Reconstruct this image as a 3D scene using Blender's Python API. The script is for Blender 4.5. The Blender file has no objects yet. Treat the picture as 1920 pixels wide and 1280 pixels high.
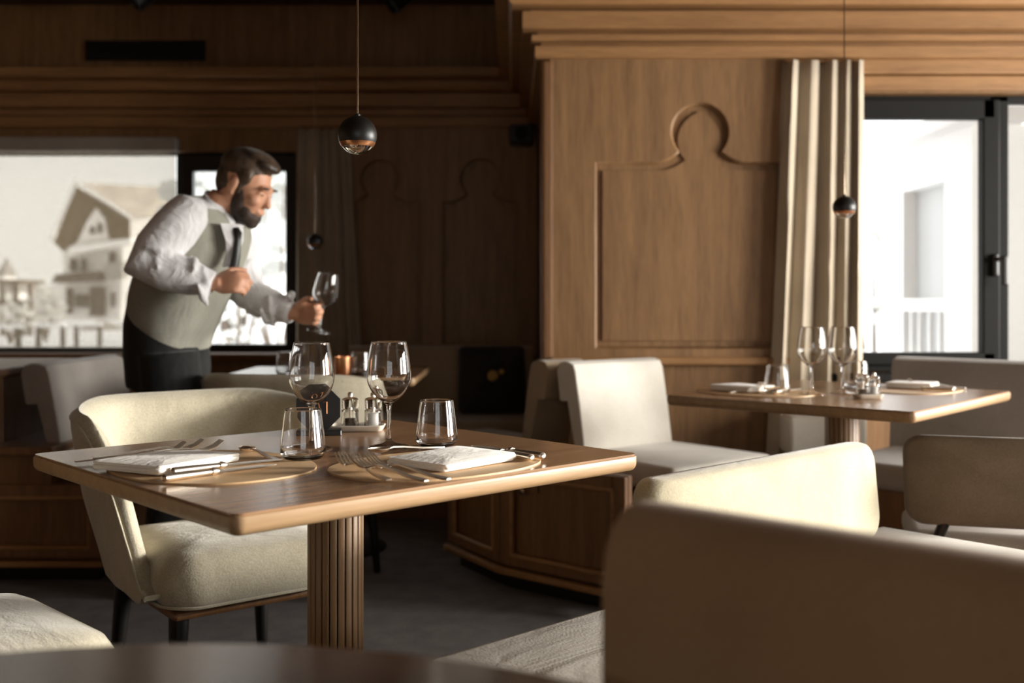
import bpy, bmesh, math, random
from mathutils import Vector, Matrix
from mathutils.geometry import tessellate_polygon

random.seed(7)
S = bpy.context.scene
C = S.collection
PI = math.pi

# ------------------------------------------------------------------ camera
cam_d = bpy.data.cameras.new('camera')
cam = bpy.data.objects.new('camera', cam_d); C.objects.link(cam)
cam.location = (0, 0, 1.05)
cam.rotation_euler = (PI / 2, 0, 0)
cam_d.sensor_width = 36; cam_d.lens = 37.05
cam_d.shift_y = -75 / 1920
cam_d.clip_start = 0.05; cam_d.clip_end = 500
cam_d.dof.use_dof = True
cam_d.dof.focus_distance = 2.08
cam_d.dof.aperture_fstop = 2.8
S.camera = cam

# ------------------------------------------------------------------ world, daylight, exposure
w = bpy.data.worlds.new('sky'); S.world = w; w.use_nodes = True
bg = w.node_tree.nodes['Background']
bg.inputs['Color'].default_value = (1.0, 1.0, 1.0, 1)
bg.inputs['Strength'].default_value = 2.4
S.view_settings.view_transform = 'Standard'; S.view_settings.look = 'None'
S.view_settings.gamma = 1; S.view_settings.use_curve_mapping = False
S.view_settings.exposure = 0.25

def window_light(name, loc, rot, sx, sy, power, col):
    l = bpy.data.lights.new(name, 'AREA'); l.shape = 'RECTANGLE'; l.size = sx; l.size_y = sy
    l.energy = power; l.color = col
    o = bpy.data.objects.new(name, l); C.objects.link(o); o.location = loc; o.rotation_euler = rot
    return o
# daylight entering through the two windows of the right-hand wall and the two window walls in view
window_light('daylight_right_near', (4.76, 0.9, 1.36), (0, PI / 2, 0), 1.16, 1.18, 120, (1.0, 0.93, 0.84))
window_light('daylight_right_far', (4.76, 3.0, 1.36), (0, PI / 2, 0), 1.16, 2.08, 400, (1.0, 0.95, 0.89))
sun_l = bpy.data.lights.new('low_sun', 'SUN'); sun_l.energy = 7.5; sun_l.angle = math.radians(9); sun_l.color = (1.0, 0.94, 0.86)
sun = bpy.data.objects.new('low_sun', sun_l); C.objects.link(sun); sun.location = (8, 4, 3)
sun.rotation_euler = Vector((-0.985, -0.17, -0.155)).to_track_quat('-Z', 'Y').to_euler()

# ------------------------------------------------------------------ materials
def new_mat(name):
    m = bpy.data.materials.new(name); m.use_nodes = True
    return m, m.node_tree.nodes, m.node_tree.links, m.node_tree.nodes['Principled BSDF']
def lin(c):
    return tuple((x / 12.92 if x <= 0.04045 else ((x + 0.055) / 1.055) ** 2.4) for x in [v / 255 for v in c]) + (1,)

def wood(name, dark, light, rough=0.42, grain='z', scale=1.0, coat=0.0, bump=0.12):
    m, n, l, b = new_mat(name)
    tc = n.new('ShaderNodeTexCoord'); mp = n.new('ShaderNodeMapping')
    s = {'x': (1.2, 14, 14), 'y': (14, 1.2, 14), 'z': (14, 14, 1.2)}[grain]
    mp.inputs['Scale'].default_value = [v * scale for v in s]
    l.new(tc.outputs['Object'], mp.inputs['Vector'])
    n1 = n.new('ShaderNodeTexNoise'); n1.inputs['Scale'].default_value = 1.6; n1.inputs['Detail'].default_value = 8
    n1.inputs['Roughness'].default_value = 0.62; n1.inputs['Distortion'].default_value = 0.5
    l.new(mp.outputs[0], n1.inputs['Vector'])
    n2 = n.new('ShaderNodeTexNoise'); n2.inputs['Scale'].default_value = 9; n2.inputs['Detail'].default_value = 4
    l.new(mp.outputs[0], n2.inputs['Vector'])
    r = n.new('ShaderNodeValToRGB'); r.color_ramp.elements[0].position = 0.3; r.color_ramp.elements[1].position = 0.72
    r.color_ramp.elements[0].color = lin(dark); r.color_ramp.elements[1].color = lin(light)
    mx = n.new('ShaderNodeMath'); mx.operation = 'MULTIPLY_ADD'; mx.inputs[1].default_value = 0.35; 
    l.new(n2.outputs['Fac'], mx.inputs[0]); 
    sb = n.new('ShaderNodeMath'); sb.operation = 'MULTIPLY'; sb.inputs[1].default_value = 0.68
    l.new(n1.outputs['Fac'], sb.inputs[0]); l.new(sb.outputs[0], mx.inputs[2])
    l.new(mx.outputs[0], r.inputs['Fac']); l.new(r.outputs['Color'], b.inputs['Base Color'])
    bp = n.new('ShaderNodeBump'); bp.inputs['Strength'].default_value = bump; bp.inputs['Distance'].default_value = 0.002
    l.new(n2.outputs['Fac'], bp.inputs['Height']); l.new(bp.outputs[0], b.inputs['Normal'])
    b.inputs['Roughness'].default_value = rough
    b.inputs['Coat Weight'].default_value = coat; b.inputs['Coat Roughness'].default_value = 0.25
    return m

def fabric(name, c1, c2, scale=220, rough=0.9, bump=0.25, blotch=5, sheen=0.3, crease=0.0, cscale=6):
    m, n, l, b = new_mat(name)
    tc = n.new('ShaderNodeTexCoord')
    a = n.new('ShaderNodeTexNoise'); a.inputs['Scale'].default_value = blotch; a.inputs['Detail'].default_value = 5
    l.new(tc.outputs['Object'], a.inputs['Vector'])
    r = n.new('ShaderNodeValToRGB'); r.color_ramp.elements[0].position = 0.35; r.color_ramp.elements[1].position = 0.65
    r.color_ramp.elements[0].color = lin(c1); r.color_ramp.elements[1].color = lin(c2)
    f = n.new('ShaderNodeTexNoise'); f.inputs['Scale'].default_value = scale; f.inputs['Detail'].default_value = 2
    l.new(tc.outputs['Object'], f.inputs['Vector'])
    ad = n.new('ShaderNodeMath'); ad.operation = 'MULTIPLY_ADD'; ad.inputs[1].default_value = 0.45
    sb = n.new('ShaderNodeMath'); sb.operation = 'MULTIPLY'; sb.inputs[1].default_value = 0.55
    l.new(a.outputs['Fac'], sb.inputs[0]); l.new(f.outputs['Fac'], ad.inputs[0]); l.new(sb.outputs[0], ad.inputs[2])
    l.new(ad.outputs[0], r.inputs['Fac']); l.new(r.outputs['Color'], b.inputs['Base Color'])
    bp = n.new('ShaderNodeBump'); bp.inputs['Strength'].default_value = bump; bp.inputs['Distance'].default_value = 0.002
    l.new(f.outputs['Fac'], bp.inputs['Height'])
    last = bp
    if crease:
        k = n.new('ShaderNodeTexNoise'); k.inputs['Scale'].default_value = cscale; k.inputs['Detail'].default_value = 3
        k.inputs['Distortion'].default_value = 1.2
        mp = n.new('ShaderNodeMapping'); mp.inputs['Scale'].default_value = (1, 2.6, 1)
        mp.inputs['Rotation'].default_value = (0, 0, 0.5)
        l.new(tc.outputs['Object'], mp.inputs['Vector']); l.new(mp.outputs[0], k.inputs['Vector'])
        b2 = n.new('ShaderNodeBump'); b2.inputs['Strength'].default_value = crease; b2.inputs['Distance'].default_value = 0.03
        l.new(k.outputs['Fac'], b2.inputs['Height']); l.new(bp.outputs[0], b2.inputs['Normal']); last = b2
    l.new(last.outputs[0], b.inputs['Normal'])
    b.inputs['Roughness'].default_value = rough; b.inputs['Sheen Weight'].default_value = sheen
    return m

def plain(name, c, rough=0.5, metal=0.0, var=0.06, scale=30, spec=0.5):
    m, n, l, b = new_mat(name)
    tc = n.new('ShaderNodeTexCoord'); a = n.new('ShaderNodeTexNoise'); a.inputs['Scale'].default_value = scale
    l.new(tc.outputs['Object'], a.inputs['Vector'])
    r = n.new('ShaderNodeValToRGB'); c4 = lin(c)
    r.color_ramp.elements[0].color = tuple(x * (1 - var) for x in c4[:3]) + (1,)
    r.color_ramp.elements[1].color = tuple(min(1, x * (1 + var)) for x in c4[:3]) + (1,)
    l.new(a.outputs['Fac'], r.inputs['Fac']); l.new(r.outputs['Color'], b.inputs['Base Color'])
    b.inputs['Roughness'].default_value = rough; b.inputs['Metallic'].default_value = metal
    b.inputs['Specular IOR Level'].default_value = spec
    return m

def glass(name, tint=(1, 1, 1), ior=1.48, rough=0.0):
    m, n, l, b = new_mat(name)
    b.inputs['Base Color'].default_value = tint + (1,)
    b.inputs['Transmission Weight'].default_value = 1; b.inputs['IOR'].default_value = ior
    b.inputs['Roughness'].default_value = rough
    return m

def pane_mat(name):
    m, n, l, b = new_mat(name); n.remove(b)
    t = n.new('ShaderNodeBsdfTransparent'); g = n.new('ShaderNodeBsdfGlossy'); g.inputs['Roughness'].default_value = 0.02
    t.inputs['Color'].default_value = (0.96, 0.97, 0.97, 1)
    mx = n.new('ShaderNodeMixShader'); mx.inputs[0].default_value = 0.06
    l.new(t.outputs[0], mx.inputs[1]); l.new(g.outputs[0], mx.inputs[2]); l.new(mx.outputs[0], n['Material Output'].inputs[0])
    return m

def screen_mat(name, col, open_):
    m, n, l, b = new_mat(name); n.remove(b)
    t = n.new('ShaderNodeBsdfTransparent'); t.inputs['Color'].default_value = (1, 0.975, 0.93, 1); d = n.new('ShaderNodeBsdfTranslucent'); f = n.new('ShaderNodeBsdfDiffuse')
    tc = n.new('ShaderNodeTexCoord'); wv = n.new('ShaderNodeTexNoise'); wv.inputs['Scale'].default_value = 400
    l.new(tc.outputs['Object'], wv.inputs['Vector'])
    mr = n.new('ShaderNodeMapRange'); mr.inputs['To Min'].default_value = 1 - open_ - 0.05; mr.inputs['To Max'].default_value = 1 - open_ + 0.05
    l.new(wv.outputs['Fac'], mr.inputs['Value'])
    d.inputs['Color'].default_value = lin(col); f.inputs['Color'].default_value = lin(col)
    m1 = n.new('ShaderNodeMixShader'); m1.inputs[0].default_value = 0.3
    l.new(d.outputs[0], m1.inputs[1]); l.new(f.outputs[0], m1.inputs[2])
    mx = n.new('ShaderNodeMixShader'); l.new(mr.outputs[0], mx.inputs[0])
    l.new(t.outputs[0], mx.inputs[1]); l.new(m1.outputs[0], mx.inputs[2]); l.new(mx.outputs[0], n['Material Output'].inputs[0])
    return m

def emit(name, col, strength):
    m, n, l, b = new_mat(name)
    b.inputs['Base Color'].default_value = lin(col); b.inputs['Emission Color'].default_value = lin(col)
    b.inputs['Emission Strength'].default_value = strength
    return m

M = {}
M['wall_wood'] = wood('oak_panelling', (108, 78, 49), (154, 116, 76), 0.5, 'z', 1.0)
M['cornice_wood'] = wood('oak_cornice', (124, 88, 54), (170, 126, 80), 0.5, 'x', 1.0)
M['table_wood'] = wood('oak_tabletop', (122, 90, 64), (158, 122, 90), 0.24, 'x', 1.4, 0.0, 0.015)
M['table_wood'].node_tree.nodes['Principled BSDF'].inputs['Specular IOR Level'].default_value = 0.7
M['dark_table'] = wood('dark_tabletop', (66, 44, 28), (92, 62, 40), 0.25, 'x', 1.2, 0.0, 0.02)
M['lit_lip_wood'] = wood('oak_lipping_lit_tone', (140, 110, 78), (174, 142, 106), 0.4, 'x', 1.4)  # same oak as the top; the strong side light is put into a lighter colour
M['rib_wood'] = wood('oak_rib', (120, 92, 64), (160, 128, 92), 0.45, 'z', 1.0)
M['cab_wood'] = wood('oak_cabinet', (98, 66, 40), (138, 98, 62), 0.45, 'z', 1.0)
M['ceil_wood'] = wood('dark_ceiling_wood', (60, 44, 30), (84, 62, 42), 0.6, 'x', 0.8)
M['chair_fab'] = fabric('sage_velvet', (158, 149, 126), (190, 181, 160), 240, 0.85, 0.35, 7, 0.4, 0.12, 9)
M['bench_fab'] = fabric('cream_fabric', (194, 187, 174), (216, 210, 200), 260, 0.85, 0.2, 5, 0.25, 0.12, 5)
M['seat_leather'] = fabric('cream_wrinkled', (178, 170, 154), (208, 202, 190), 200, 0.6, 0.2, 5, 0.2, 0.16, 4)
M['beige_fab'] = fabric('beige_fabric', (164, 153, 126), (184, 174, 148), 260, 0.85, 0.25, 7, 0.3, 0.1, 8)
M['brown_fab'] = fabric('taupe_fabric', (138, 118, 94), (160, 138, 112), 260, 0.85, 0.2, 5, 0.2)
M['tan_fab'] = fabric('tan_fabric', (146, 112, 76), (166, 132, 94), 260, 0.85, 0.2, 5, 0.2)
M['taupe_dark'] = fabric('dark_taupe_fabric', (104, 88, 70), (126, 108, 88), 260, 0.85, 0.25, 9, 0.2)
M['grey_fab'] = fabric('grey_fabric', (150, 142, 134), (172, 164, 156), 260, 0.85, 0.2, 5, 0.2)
M['curtain'] = fabric('linen_curtain', (172, 158, 138), (196, 182, 160), 320, 0.9, 0.2, 4, 0.2)
M['carpet'] = fabric('grey_carpet', (66, 60, 58), (100, 92, 90), 160, 1.0, 0.5, 12, 0.1)
M['napkin'] = fabric('white_napkin', (236, 228, 216), (250, 246, 238), 300, 0.9, 0.12, 6, 0.2, 0.1, 14)
M['mat_leather'] = fabric('tan_leather', (196, 160, 116), (214, 180, 138), 420, 0.55, 0.15, 12, 0.0)
M['cushion'] = fabric('black_print_cushion', (14, 12, 12), (44, 36, 28), 120, 0.9, 0.3, 8, 0.1)
M['gold_print'] = plain('gold_print', (176, 138, 74), 0.6)
M['black'] = plain('black_metal', (20, 19, 18), 0.4, 0.0)
M['black_wood'] = plain('black_leg', (22, 19, 17), 0.35)
M['frame'] = plain('anthracite_frame', (30, 29, 28), 0.6, 0, 0.06, 30, 0.12)
M['steel'] = plain('polished_steel', (246, 236, 222), 0.33, 1.0, 0.03)
M['steel_dark'] = plain('smoked_steel', (150, 134, 116), 0.18, 1.0, 0.05)
M['copper'] = plain('copper', (232, 168, 124), 0.28, 1.0, 0.04)
M['glass'] = glass('clear_glass')
M['acrylic'] = glass('clear_acrylic', (1, 1, 1), 1.45, 0.02)
M['pane'] = pane_mat('window_glass')
M['screen'] = screen_mat('roller_screen', (118, 108, 92), 0.54)
M['pepper'] = plain('peppercorns', (60, 40, 26), 0.8, 0, 0.5, 300)
M['salt'] = plain('salt', (240, 236, 230), 0.8, 0, 0.05, 300)
M['porcelain'] = plain('porcelain', (232, 222, 206), 0.25)
M['white_paint'] = plain('white_paint', (246, 246, 244), 0.6)
M['render_white'] = plain('white_render', (240, 238, 236), 0.9, 0, 0.04, 0.5)
M['chalet_wood'] = wood('chalet_wood', (76, 62, 42), (96, 80, 56), 0.8, 'z', 0.1)
M['shutter'] = plain('shutter_paint', (74, 66, 60), 0.8)
M['roof_tile'] = plain('pale_roof', (190, 182, 172), 0.9, 0, 0.35, 1.2)
M['snow'] = plain('pale_ground', (236, 237, 240), 0.9, 0, 0.08, 0.2)
M['dim_glass'] = plain('dim_window', (196, 198, 198), 0.3)
M['stone_grey'] = plain('grey_stone', (152, 148, 144), 0.9, 0, 0.2, 2)
M['leaf'] = plain('frosted_leaves', (206, 206, 202), 0.9, 0, 0.2, 3)
M['bark'] = plain('bark', (104, 92, 80), 0.9, 0, 0.3, 8)
M['skin'] = plain('skin', (206, 152, 122), 0.5, 0, 0.05, 25)
M['hair'] = fabric('brown_hair', (34, 24, 16), (84, 62, 42), 90, 0.5, 0.6, 20, 0.1)
M['beard'] = fabric('brown_beard', (40, 28, 20), (66, 48, 36), 140, 0.7, 0.6, 20, 0.1)
M['shirt'] = fabric('white_shirt', (206, 204, 204), (226, 224, 226), 300, 0.9, 0.1, 6, 0.2, 0.35, 14)
M['vest'] = fabric('sage_grey_vest', (134, 132, 120), (154, 152, 140), 260, 0.9, 0.2, 8, 0.2, 0.2, 9)
M['trousers'] = fabric('black_trousers', (12, 11, 11), (20, 19, 18), 260, 0.9, 0.2, 6, 0.1, 0.2, 8)
M['eye'] = plain('eye', (40, 30, 24), 0.2)
M['glow'] = emit('lamp_glow', (255, 200, 140), 14.0)

# ------------------------------------------------------------------ mesh helpers
class MB:
    def __init__(s): s.v = []; s.f = []
    def add(s, vs, fs, mat=None):
        o = len(s.v)
        s.v += [tuple(mat @ Vector(p)) if mat else tuple(p) for p in vs]
        s.f += [tuple(i + o for i in f) for f in fs]
        return s
    def box(s, x0, x1, y0, y1, z0, z1, mat=None):
        vs = [(x, y, z) for z in (z0, z1) for y in (y0, y1) for x in (x0, x1)]
        return s.add(vs, [(0, 2, 3, 1), (4, 5, 7, 6), (0, 1, 5, 4), (2, 6, 7, 3), (0, 4, 6, 2), (1, 3, 7, 5)], mat)
    def rbox(s, x0, x1, y0, y1, z0, z1, r=0.01, seg=2, mat=None):
        bm = bmesh.new(); bmesh.ops.create_cube(bm, size=1)
        bmesh.ops.scale(bm, vec=(x1 - x0, y1 - y0, z1 - z0), verts=bm.verts)
        bmesh.ops.translate(bm, vec=((x0 + x1) / 2, (y0 + y1) / 2, (z0 + z1) / 2), verts=bm.verts)
        bmesh.ops.bevel(bm, geom=bm.edges[:], offset=r, segments=seg, affect='EDGES', profile=0.5)
        bm.verts.index_update()
        s.add([v.co[:] for v in bm.verts], [[v.index for v in f.verts] for f in bm.faces], mat); bm.free()
        return s
    def loft(s, rings, caps=True, closed=True, mat=None):
        n = len(rings[0]); vs = [p for r in rings for p in r]; fs = []
        for i in range(len(rings) - 1):
            for j in range(n if closed else n - 1):
                k = (j + 1) % n
                fs.append((i * n + j, i * n + k, (i + 1) * n + k, (i + 1) * n + j))
        if caps:
            fs.append(tuple(reversed(range(n)))); fs.append(tuple((len(rings) - 1) * n + j for j in range(n)))
        return s.add(vs, fs, mat)
    def lathe(s, prof, n=32, mat=None, close=False):
        rings = [[(r * math.cos(2 * PI * j / n), r * math.sin(2 * PI * j / n), z) for j in range(n)] for r, z in prof]
        if close:
            rings.append(rings[0]); return s.loft(rings, False, True, mat)
        return s.loft(rings, True, True, mat)
    def tube(s, pts, rad, n=10, mat=None, flat=1.0):
        pts = [Vector(p) for p in pts]
        if not hasattr(rad, '__len__'): rad = [rad] * len(pts)
        rings = []; up = None
        for i, p in enumerate(pts):
            t = (pts[min(i + 1, len(pts) - 1)] - pts[max(i - 1, 0)]).normalized()
            if up is None:
                up = t.orthogonal().normalized()
                if abs(t.z) < 0.9: up = (Vector((0, 0, 1)) - t * t.z).normalized()
            up = (up - t * up.dot(t)).normalized(); sd = t.cross(up)
            rings.append([p + up * (math.sin(2 * PI * j / n) * rad[i] * flat) + sd * (math.cos(2 * PI * j / n) * rad[i]) for j in range(n)])
        return s.loft(rings, True, True, mat)
    def ell(s, c, r, rot=None, n=16, m=10, mat=None):
        X = Matrix.Translation(c) @ (rot.to_4x4() if rot else Matrix.Identity(4)) @ Matrix.Diagonal((r[0], r[1], r[2], 1))
        if mat: X = mat @ X
        prof = [(math.sin(PI * k / m), -math.cos(PI * k / m)) for k in range(1, m)]
        rings = [[(a * math.cos(2 * PI * j / n), a * math.sin(2 * PI * j / n), z) for j in range(n)] for a, z in prof]
        vs = [p for q in rings for p in q]; fs = []
        for i in range(len(rings) - 1):
            for j in range(n):
                k = (j + 1) % n; fs.append((i * n + j, i * n + k, (i + 1) * n + k, (i + 1) * n + j))
        b = len(vs); vs += [(0, 0, -1), (0, 0, 1)]
        for j in range(n):
            k = (j + 1) % n
            fs.append((b, k, j)); fs.append((b + 1, (len(rings) - 1) * n + j, (len(rings) - 1) * n + k))
        return s.add(vs, fs, X)
    def prism(s, loops, z0, z1, mat=None):
        """closed 2D outline (first loop) with holes (other loops), extruded from z0 to z1"""
        flat = [p for lp in loops for p in lp]; n = len(flat)
        tris = tessellate_polygon([[Vector((p[0], p[1], 0)) for p in lp] for lp in loops])
        vs = [(p[0], p[1], z0) for p in flat] + [(p[0], p[1], z1) for p in flat]; fs = []
        for t in tris:
            a, b, c = t
            ar = (flat[b][0] - flat[a][0]) * (flat[c][1] - flat[a][1]) - (flat[b][1] - flat[a][1]) * (flat[c][0] - flat[a][0])
            if ar < 0: a, b, c = a, c, b
            fs.append((a + n, b + n, c + n)); fs.append((a, c, b))
        o = 0
        for li, lp in enumerate(loops):
            k = len(lp)
            ar = sum(lp[i][0] * lp[(i + 1) % k][1] - lp[(i + 1) % k][0] * lp[i][1] for i in range(k))
            flip = (ar > 0) != (li == 0)
            for i in range(k):
                j = (i + 1) % k
                q = (o + i, o + j, o + j + n, o + i + n)
                fs.append(tuple(reversed(q)) if flip else q)
            o += k
        return s.add(vs, fs, mat)
    def build(s, name, mat, parent=None, smooth=None, loc=None, rotz=0.0):
        me = bpy.data.meshes.new(name); me.from_pydata([tuple(p) for p in s.v], [], s.f); me.update()
        if mat is not None: me.materials.append(M[mat] if isinstance(mat, str) else mat)
        if smooth:
            me.polygons.foreach_set('use_smooth', [True] * len(me.polygons)); me.set_sharp_from_angle(angle=math.radians(smooth))
        o = bpy.data.objects.new(name, me); C.objects.link(o)
        if parent: o.parent = parent
        if loc is not None: o.location = loc
        o.rotation_euler[2] = rotz
        return o

def tag(o, label, cat, group=None, kind=None):
    o['label'] = label; o['category'] = cat
    if group: o['group'] = group
    if kind: o['kind'] = kind
    return o
def struct(o, label=None):
    o['kind'] = 'structure'
    if label: o['label'] = label
    return o
def thing(name, label, cat, loc=(0, 0, 0), rotz=0.0, group=None):
    o = bpy.data.objects.new(name, None); C.objects.link(o); o.empty_display_size = 0.1
    o.location = loc; o.rotation_euler = (0, 0, rotz)
    return tag(o, label, cat, group)
def dup(root, loc, rotz, label, group=None):
    def cp(o, par):
        c = o.copy(); C.objects.link(c)
        if par: c.parent = par
        for ch in list(o.children): cp(ch, c)
        return c
    r = cp(root, None); r.location = loc; r.rotation_euler = (0, 0, rotz); r['label'] = label
    if group: r['group'] = group
    return r
def subsurf(o, lv=2):
    m = o.modifiers.new('subdivision', 'SUBSURF'); m.levels = lv; m.render_levels = lv; return o
def remesh(o, vox, smooth_it=4):
    m = o.modifiers.new('remesh', 'REMESH'); m.mode = 'VOXEL'; m.voxel_size = vox; m.use_smooth_shade = True
    k = o.modifiers.new('smooth', 'SMOOTH'); k.iterations = smooth_it; k.factor = 0.5
    return o
F = 1976.0; HZ = 565.0; EYE = 1.05
def on(px, py, z):
    """the point of the horizontal plane at height z that the photograph shows at px, py"""
    d = (EYE - z) * F / (py - HZ); return Vector(((px - 960) / F * d, d, z))
def at(px, py, d):
    return Vector(((px - 960) / F * d, d, EYE - (py - HZ) / F * d))

# ================================================================== SETTING
YB, YA, XR, XRET, CEIL = 6.4, 4.6, 4.6, 0.16, 2.85
SILL, HEAD = 0.74, 1.96
struct(MB().box(-4.2, 4.8, -2.2, 6.6, -0.1, 0).build('floor', 'carpet'), 'dark grey carpet floor')
struct(MB().box(-4.2, 4.8, -2.2, 6.6, CEIL, CEIL + 0.1).build('ceiling', 'ceil_wood'), 'dark wooden ceiling')
def wall_open(name, axis, a0, a1, p0, p1, holes, mat, z1=CEIL):
    """wall along x or y from a0 to a1, thickness p0..p1, rectangular holes (h0,h1,z0,z1)"""
    b = MB()
    def add(u0, u1, z0, zz):
        if u1 - u0 < 1e-4 or zz - z0 < 1e-4: return
        if axis == 'x': b.box(u0, u1, p0, p1, z0, zz)
        else: b.box(p0, p1, u0, u1, z0, zz)
    u = a0
    for h0, h1, z0, zz in sorted(holes):
        add(u, h0, 0, z1); add(h0, h1, 0, z0); add(h0, h1, zz, z1); u = h1
    add(u, a1, 0, z1)
    return struct(b.build(name, mat))
wall_open('wall_back', 'x', -4.2, XRET, YB, YB + 0.2, [(-3.9, -1.31, SILL, HEAD)], 'wall_wood')
wall_open('wall_alcove', 'x', XRET, 4.8, YA, YA + 0.2, [(1.36, 4.4, SILL, HEAD)], 'wall_wood')
struct(MB().box(XRET, XRET + 0.2, YA + 0.2, YB + 0.2, 0, CEIL).build('wall_return', 'wall_wood'))
wall_open('wall_right', 'y', -2.2, YA, XR, XR + 0.2, [(0.30, 1.50, 0.76, 1.96), (1.95, 4.05, 0.76, 1.96)], 'wall_wood')
struct(MB().box(-4.4, -4.2, -2.2, YB + 0.2, 0, CEIL).build('wall_left', 'wall_wood'))
wall_open('wall_front', 'x', -4.2, 4.8, -2.4, -2.2, [(-0.55, 1.75, 0.76, 1.96)], 'wall_wood')
b = MB()
for q in ((-0.55, 1.75, 0.76, 0.82), (-0.55, 1.75, 1.90, 1.96), (-0.55, -0.49, 0.76, 1.96), (1.69, 1.75, 0.76, 1.96), (0.56, 0.64, 0.76, 1.96)): b.rbox(q[0], q[1], -2.335, -2.265, q[2], q[3], 0.006)
wn = struct(b.build('window_5', 'frame'))  # unseen window, added behind the camera to let in frontal fill
for q in ((-0.49, 0.56), (0.64, 1.69)): MB().box(q[0], q[1], -2.303, -2.297, 0.82, 1.90).build('pane', 'pane', wn)

# cornice running along the back wall, the return and the alcove wall
prof = [(0, 2.10), (0.055, 2.10), (0.06, 2.105), (0.06, 2.15), (0.035, 2.152), (0.035, 2.168), (0.075, 2.17), (0.075, 2.195), (0.05, 2.197), (0.05, 2.21), (0.115, 2.212),
        (0.115, 2.285), (0.08, 2.287), (0.08, 2.30), (0.16, 2.302), (0.175, 2.32), (0.175, 2.345), (0.15, 2.347), (0.15, 2.36), (0.235, 2.37), (0.235, 2.42), (0, 2.42)]
def run(p, z): return [(-4.2, YB - p, z), (XRET - p, YB - p, z), (XRET - p, YA - p, z), (4.6, YA - p, z)]
b = MB(); rings = [list(x) for x in zip(*[run(p, z) for p, z in prof])]
b.loft([list(reversed(r)) for r in rings], True, True)
struct(b.build('trim_1', 'cornice_wood', smooth=25), 'stepped oak cornice around the room')

# ceiling beams
for k, y in enumerate((5.55, 4.2, 2.6)):
    struct(MB().rbox(-4.2, XRET - 0.3 if y > 4.7 else 4.6, y - 0.09, y + 0.09, CEIL - 0.14, CEIL, 0.012).build('trim_%d' % (k + 2), 'ceil_wood'))

# keyhole-arched oak panels
def keyhole(cx, x0, x1, z0, zs, cz, r, steps=22):
    """outline of a panel with a round head: anticlockwise in x, z"""
    pts = [(x0, z0), (x1, z0), (x1, zs)]
    rise = 0.045; a0 = math.asin(min(0.8, (cz - (zs + rise)) / r))
    nx = r * math.cos(a0)
    foot = 0.11                                            # the shoulder sweeps up into the neck
    for k in range(7):
        t = k / 6
        pts.append((cx + nx + foot * (1 - t), zs + rise * t ** 2.0))
    for k in range(1, steps):
        a = -a0 + (PI + 2 * a0) * k / steps
        pts.append((cx + r * math.cos(a), cz + r * math.sin(a)))
    for k in range(7):
        t = 1 - k / 6
        pts.append((cx - nx - foot * (1 - t), zs + rise * t ** 2.0))
    pts.append((x0, zs))
    return pts
UP = Matrix.Rotation(PI / 2, 4, 'X')                       # x, y -> x, z ; extrusion towards -y
def grow(lp, cx, cz, d):
    return [(x + (d if x > cx else -d) * min(1, abs(x - cx) / 0.05), z + (d if z > cz else -d)) for x, z in lp]
def panel_field(idx, x0, x1, y, z0, z1, keys, parent_label):
    fr = MB().prism([[(x0, z0), (x1, z0), (x1, z1), (x0, z1)]] + [list(reversed(k)) for k in keys], 0, 0.032, Matrix.Translation((0, y, 0)) @ UP)
    o = struct(fr.build('trim_%d' % idx, 'wall_wood'), parent_label)
    for k in keys:
        cx = (min(p[0] for p in k) + max(p[0] for p in k)) / 2
        bead = MB().tube([Vector((x, y - 0.012, z)) for x, z in k + [k[0]]], 0.011, 6)
        bead.build('bead', 'wall_wood', o, smooth=60)
        MB().prism([grow(k, cx, 1.2, -0.035)], 0, 0.012, Matrix.Translation((0, y, 0)) @ UP).build('panel', 'wall_wood', o)
    return o
panel_field(6, 0.165, 1.36, YA, 0.80, 2.10, [keyhole(0.815, 0.36, 1.27, 0.845, 1.655, 1.785, 0.128)], 'light oak wall panelling with one keyhole arch')
panel_field(7, -0.99, 0.15, YB, 0.74, 2.10, [keyhole(-0.19, -0.42, 0.04, 0.79, 1.655, 1.79, 0.125), keyhole(-0.80, -0.96, -0.55, 0.79, 1.655, 1.79, 0.118)], 'shaded oak wall panelling with two keyhole arches')
struct(MB().rbox(0.165, 1.36, YA - 0.05, YA, 0.775, 0.81, 0.008).build('trim_8', 'cornice_wood'), 'oak dado rail under the keyhole panel')
struct(MB().rbox(-1.31, 0.15, YB - 0.05, YB, 0.72, 0.755, 0.008).build('trim_9', 'cornice_wood'), 'oak dado rail on the shaded back wall')
struct(MB().rbox(0.125, 0.185, YA - 0.035, YA + 0.05, 0, 2.10, 0.018, 3).build('trim_10', 'cab_wood'), 'oak corner post of the panelled wall')
struct(MB().rbox(1.36, 4.5, YA - 0.03, YA, 1.965, 2.03, 0.006).rbox(1.36, 4.5, YA - 0.045, YA, 2.035, 2.10, 0.006).build('trim_11', 'cornice_wood'), 'oak window head above the dark frame')

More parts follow.
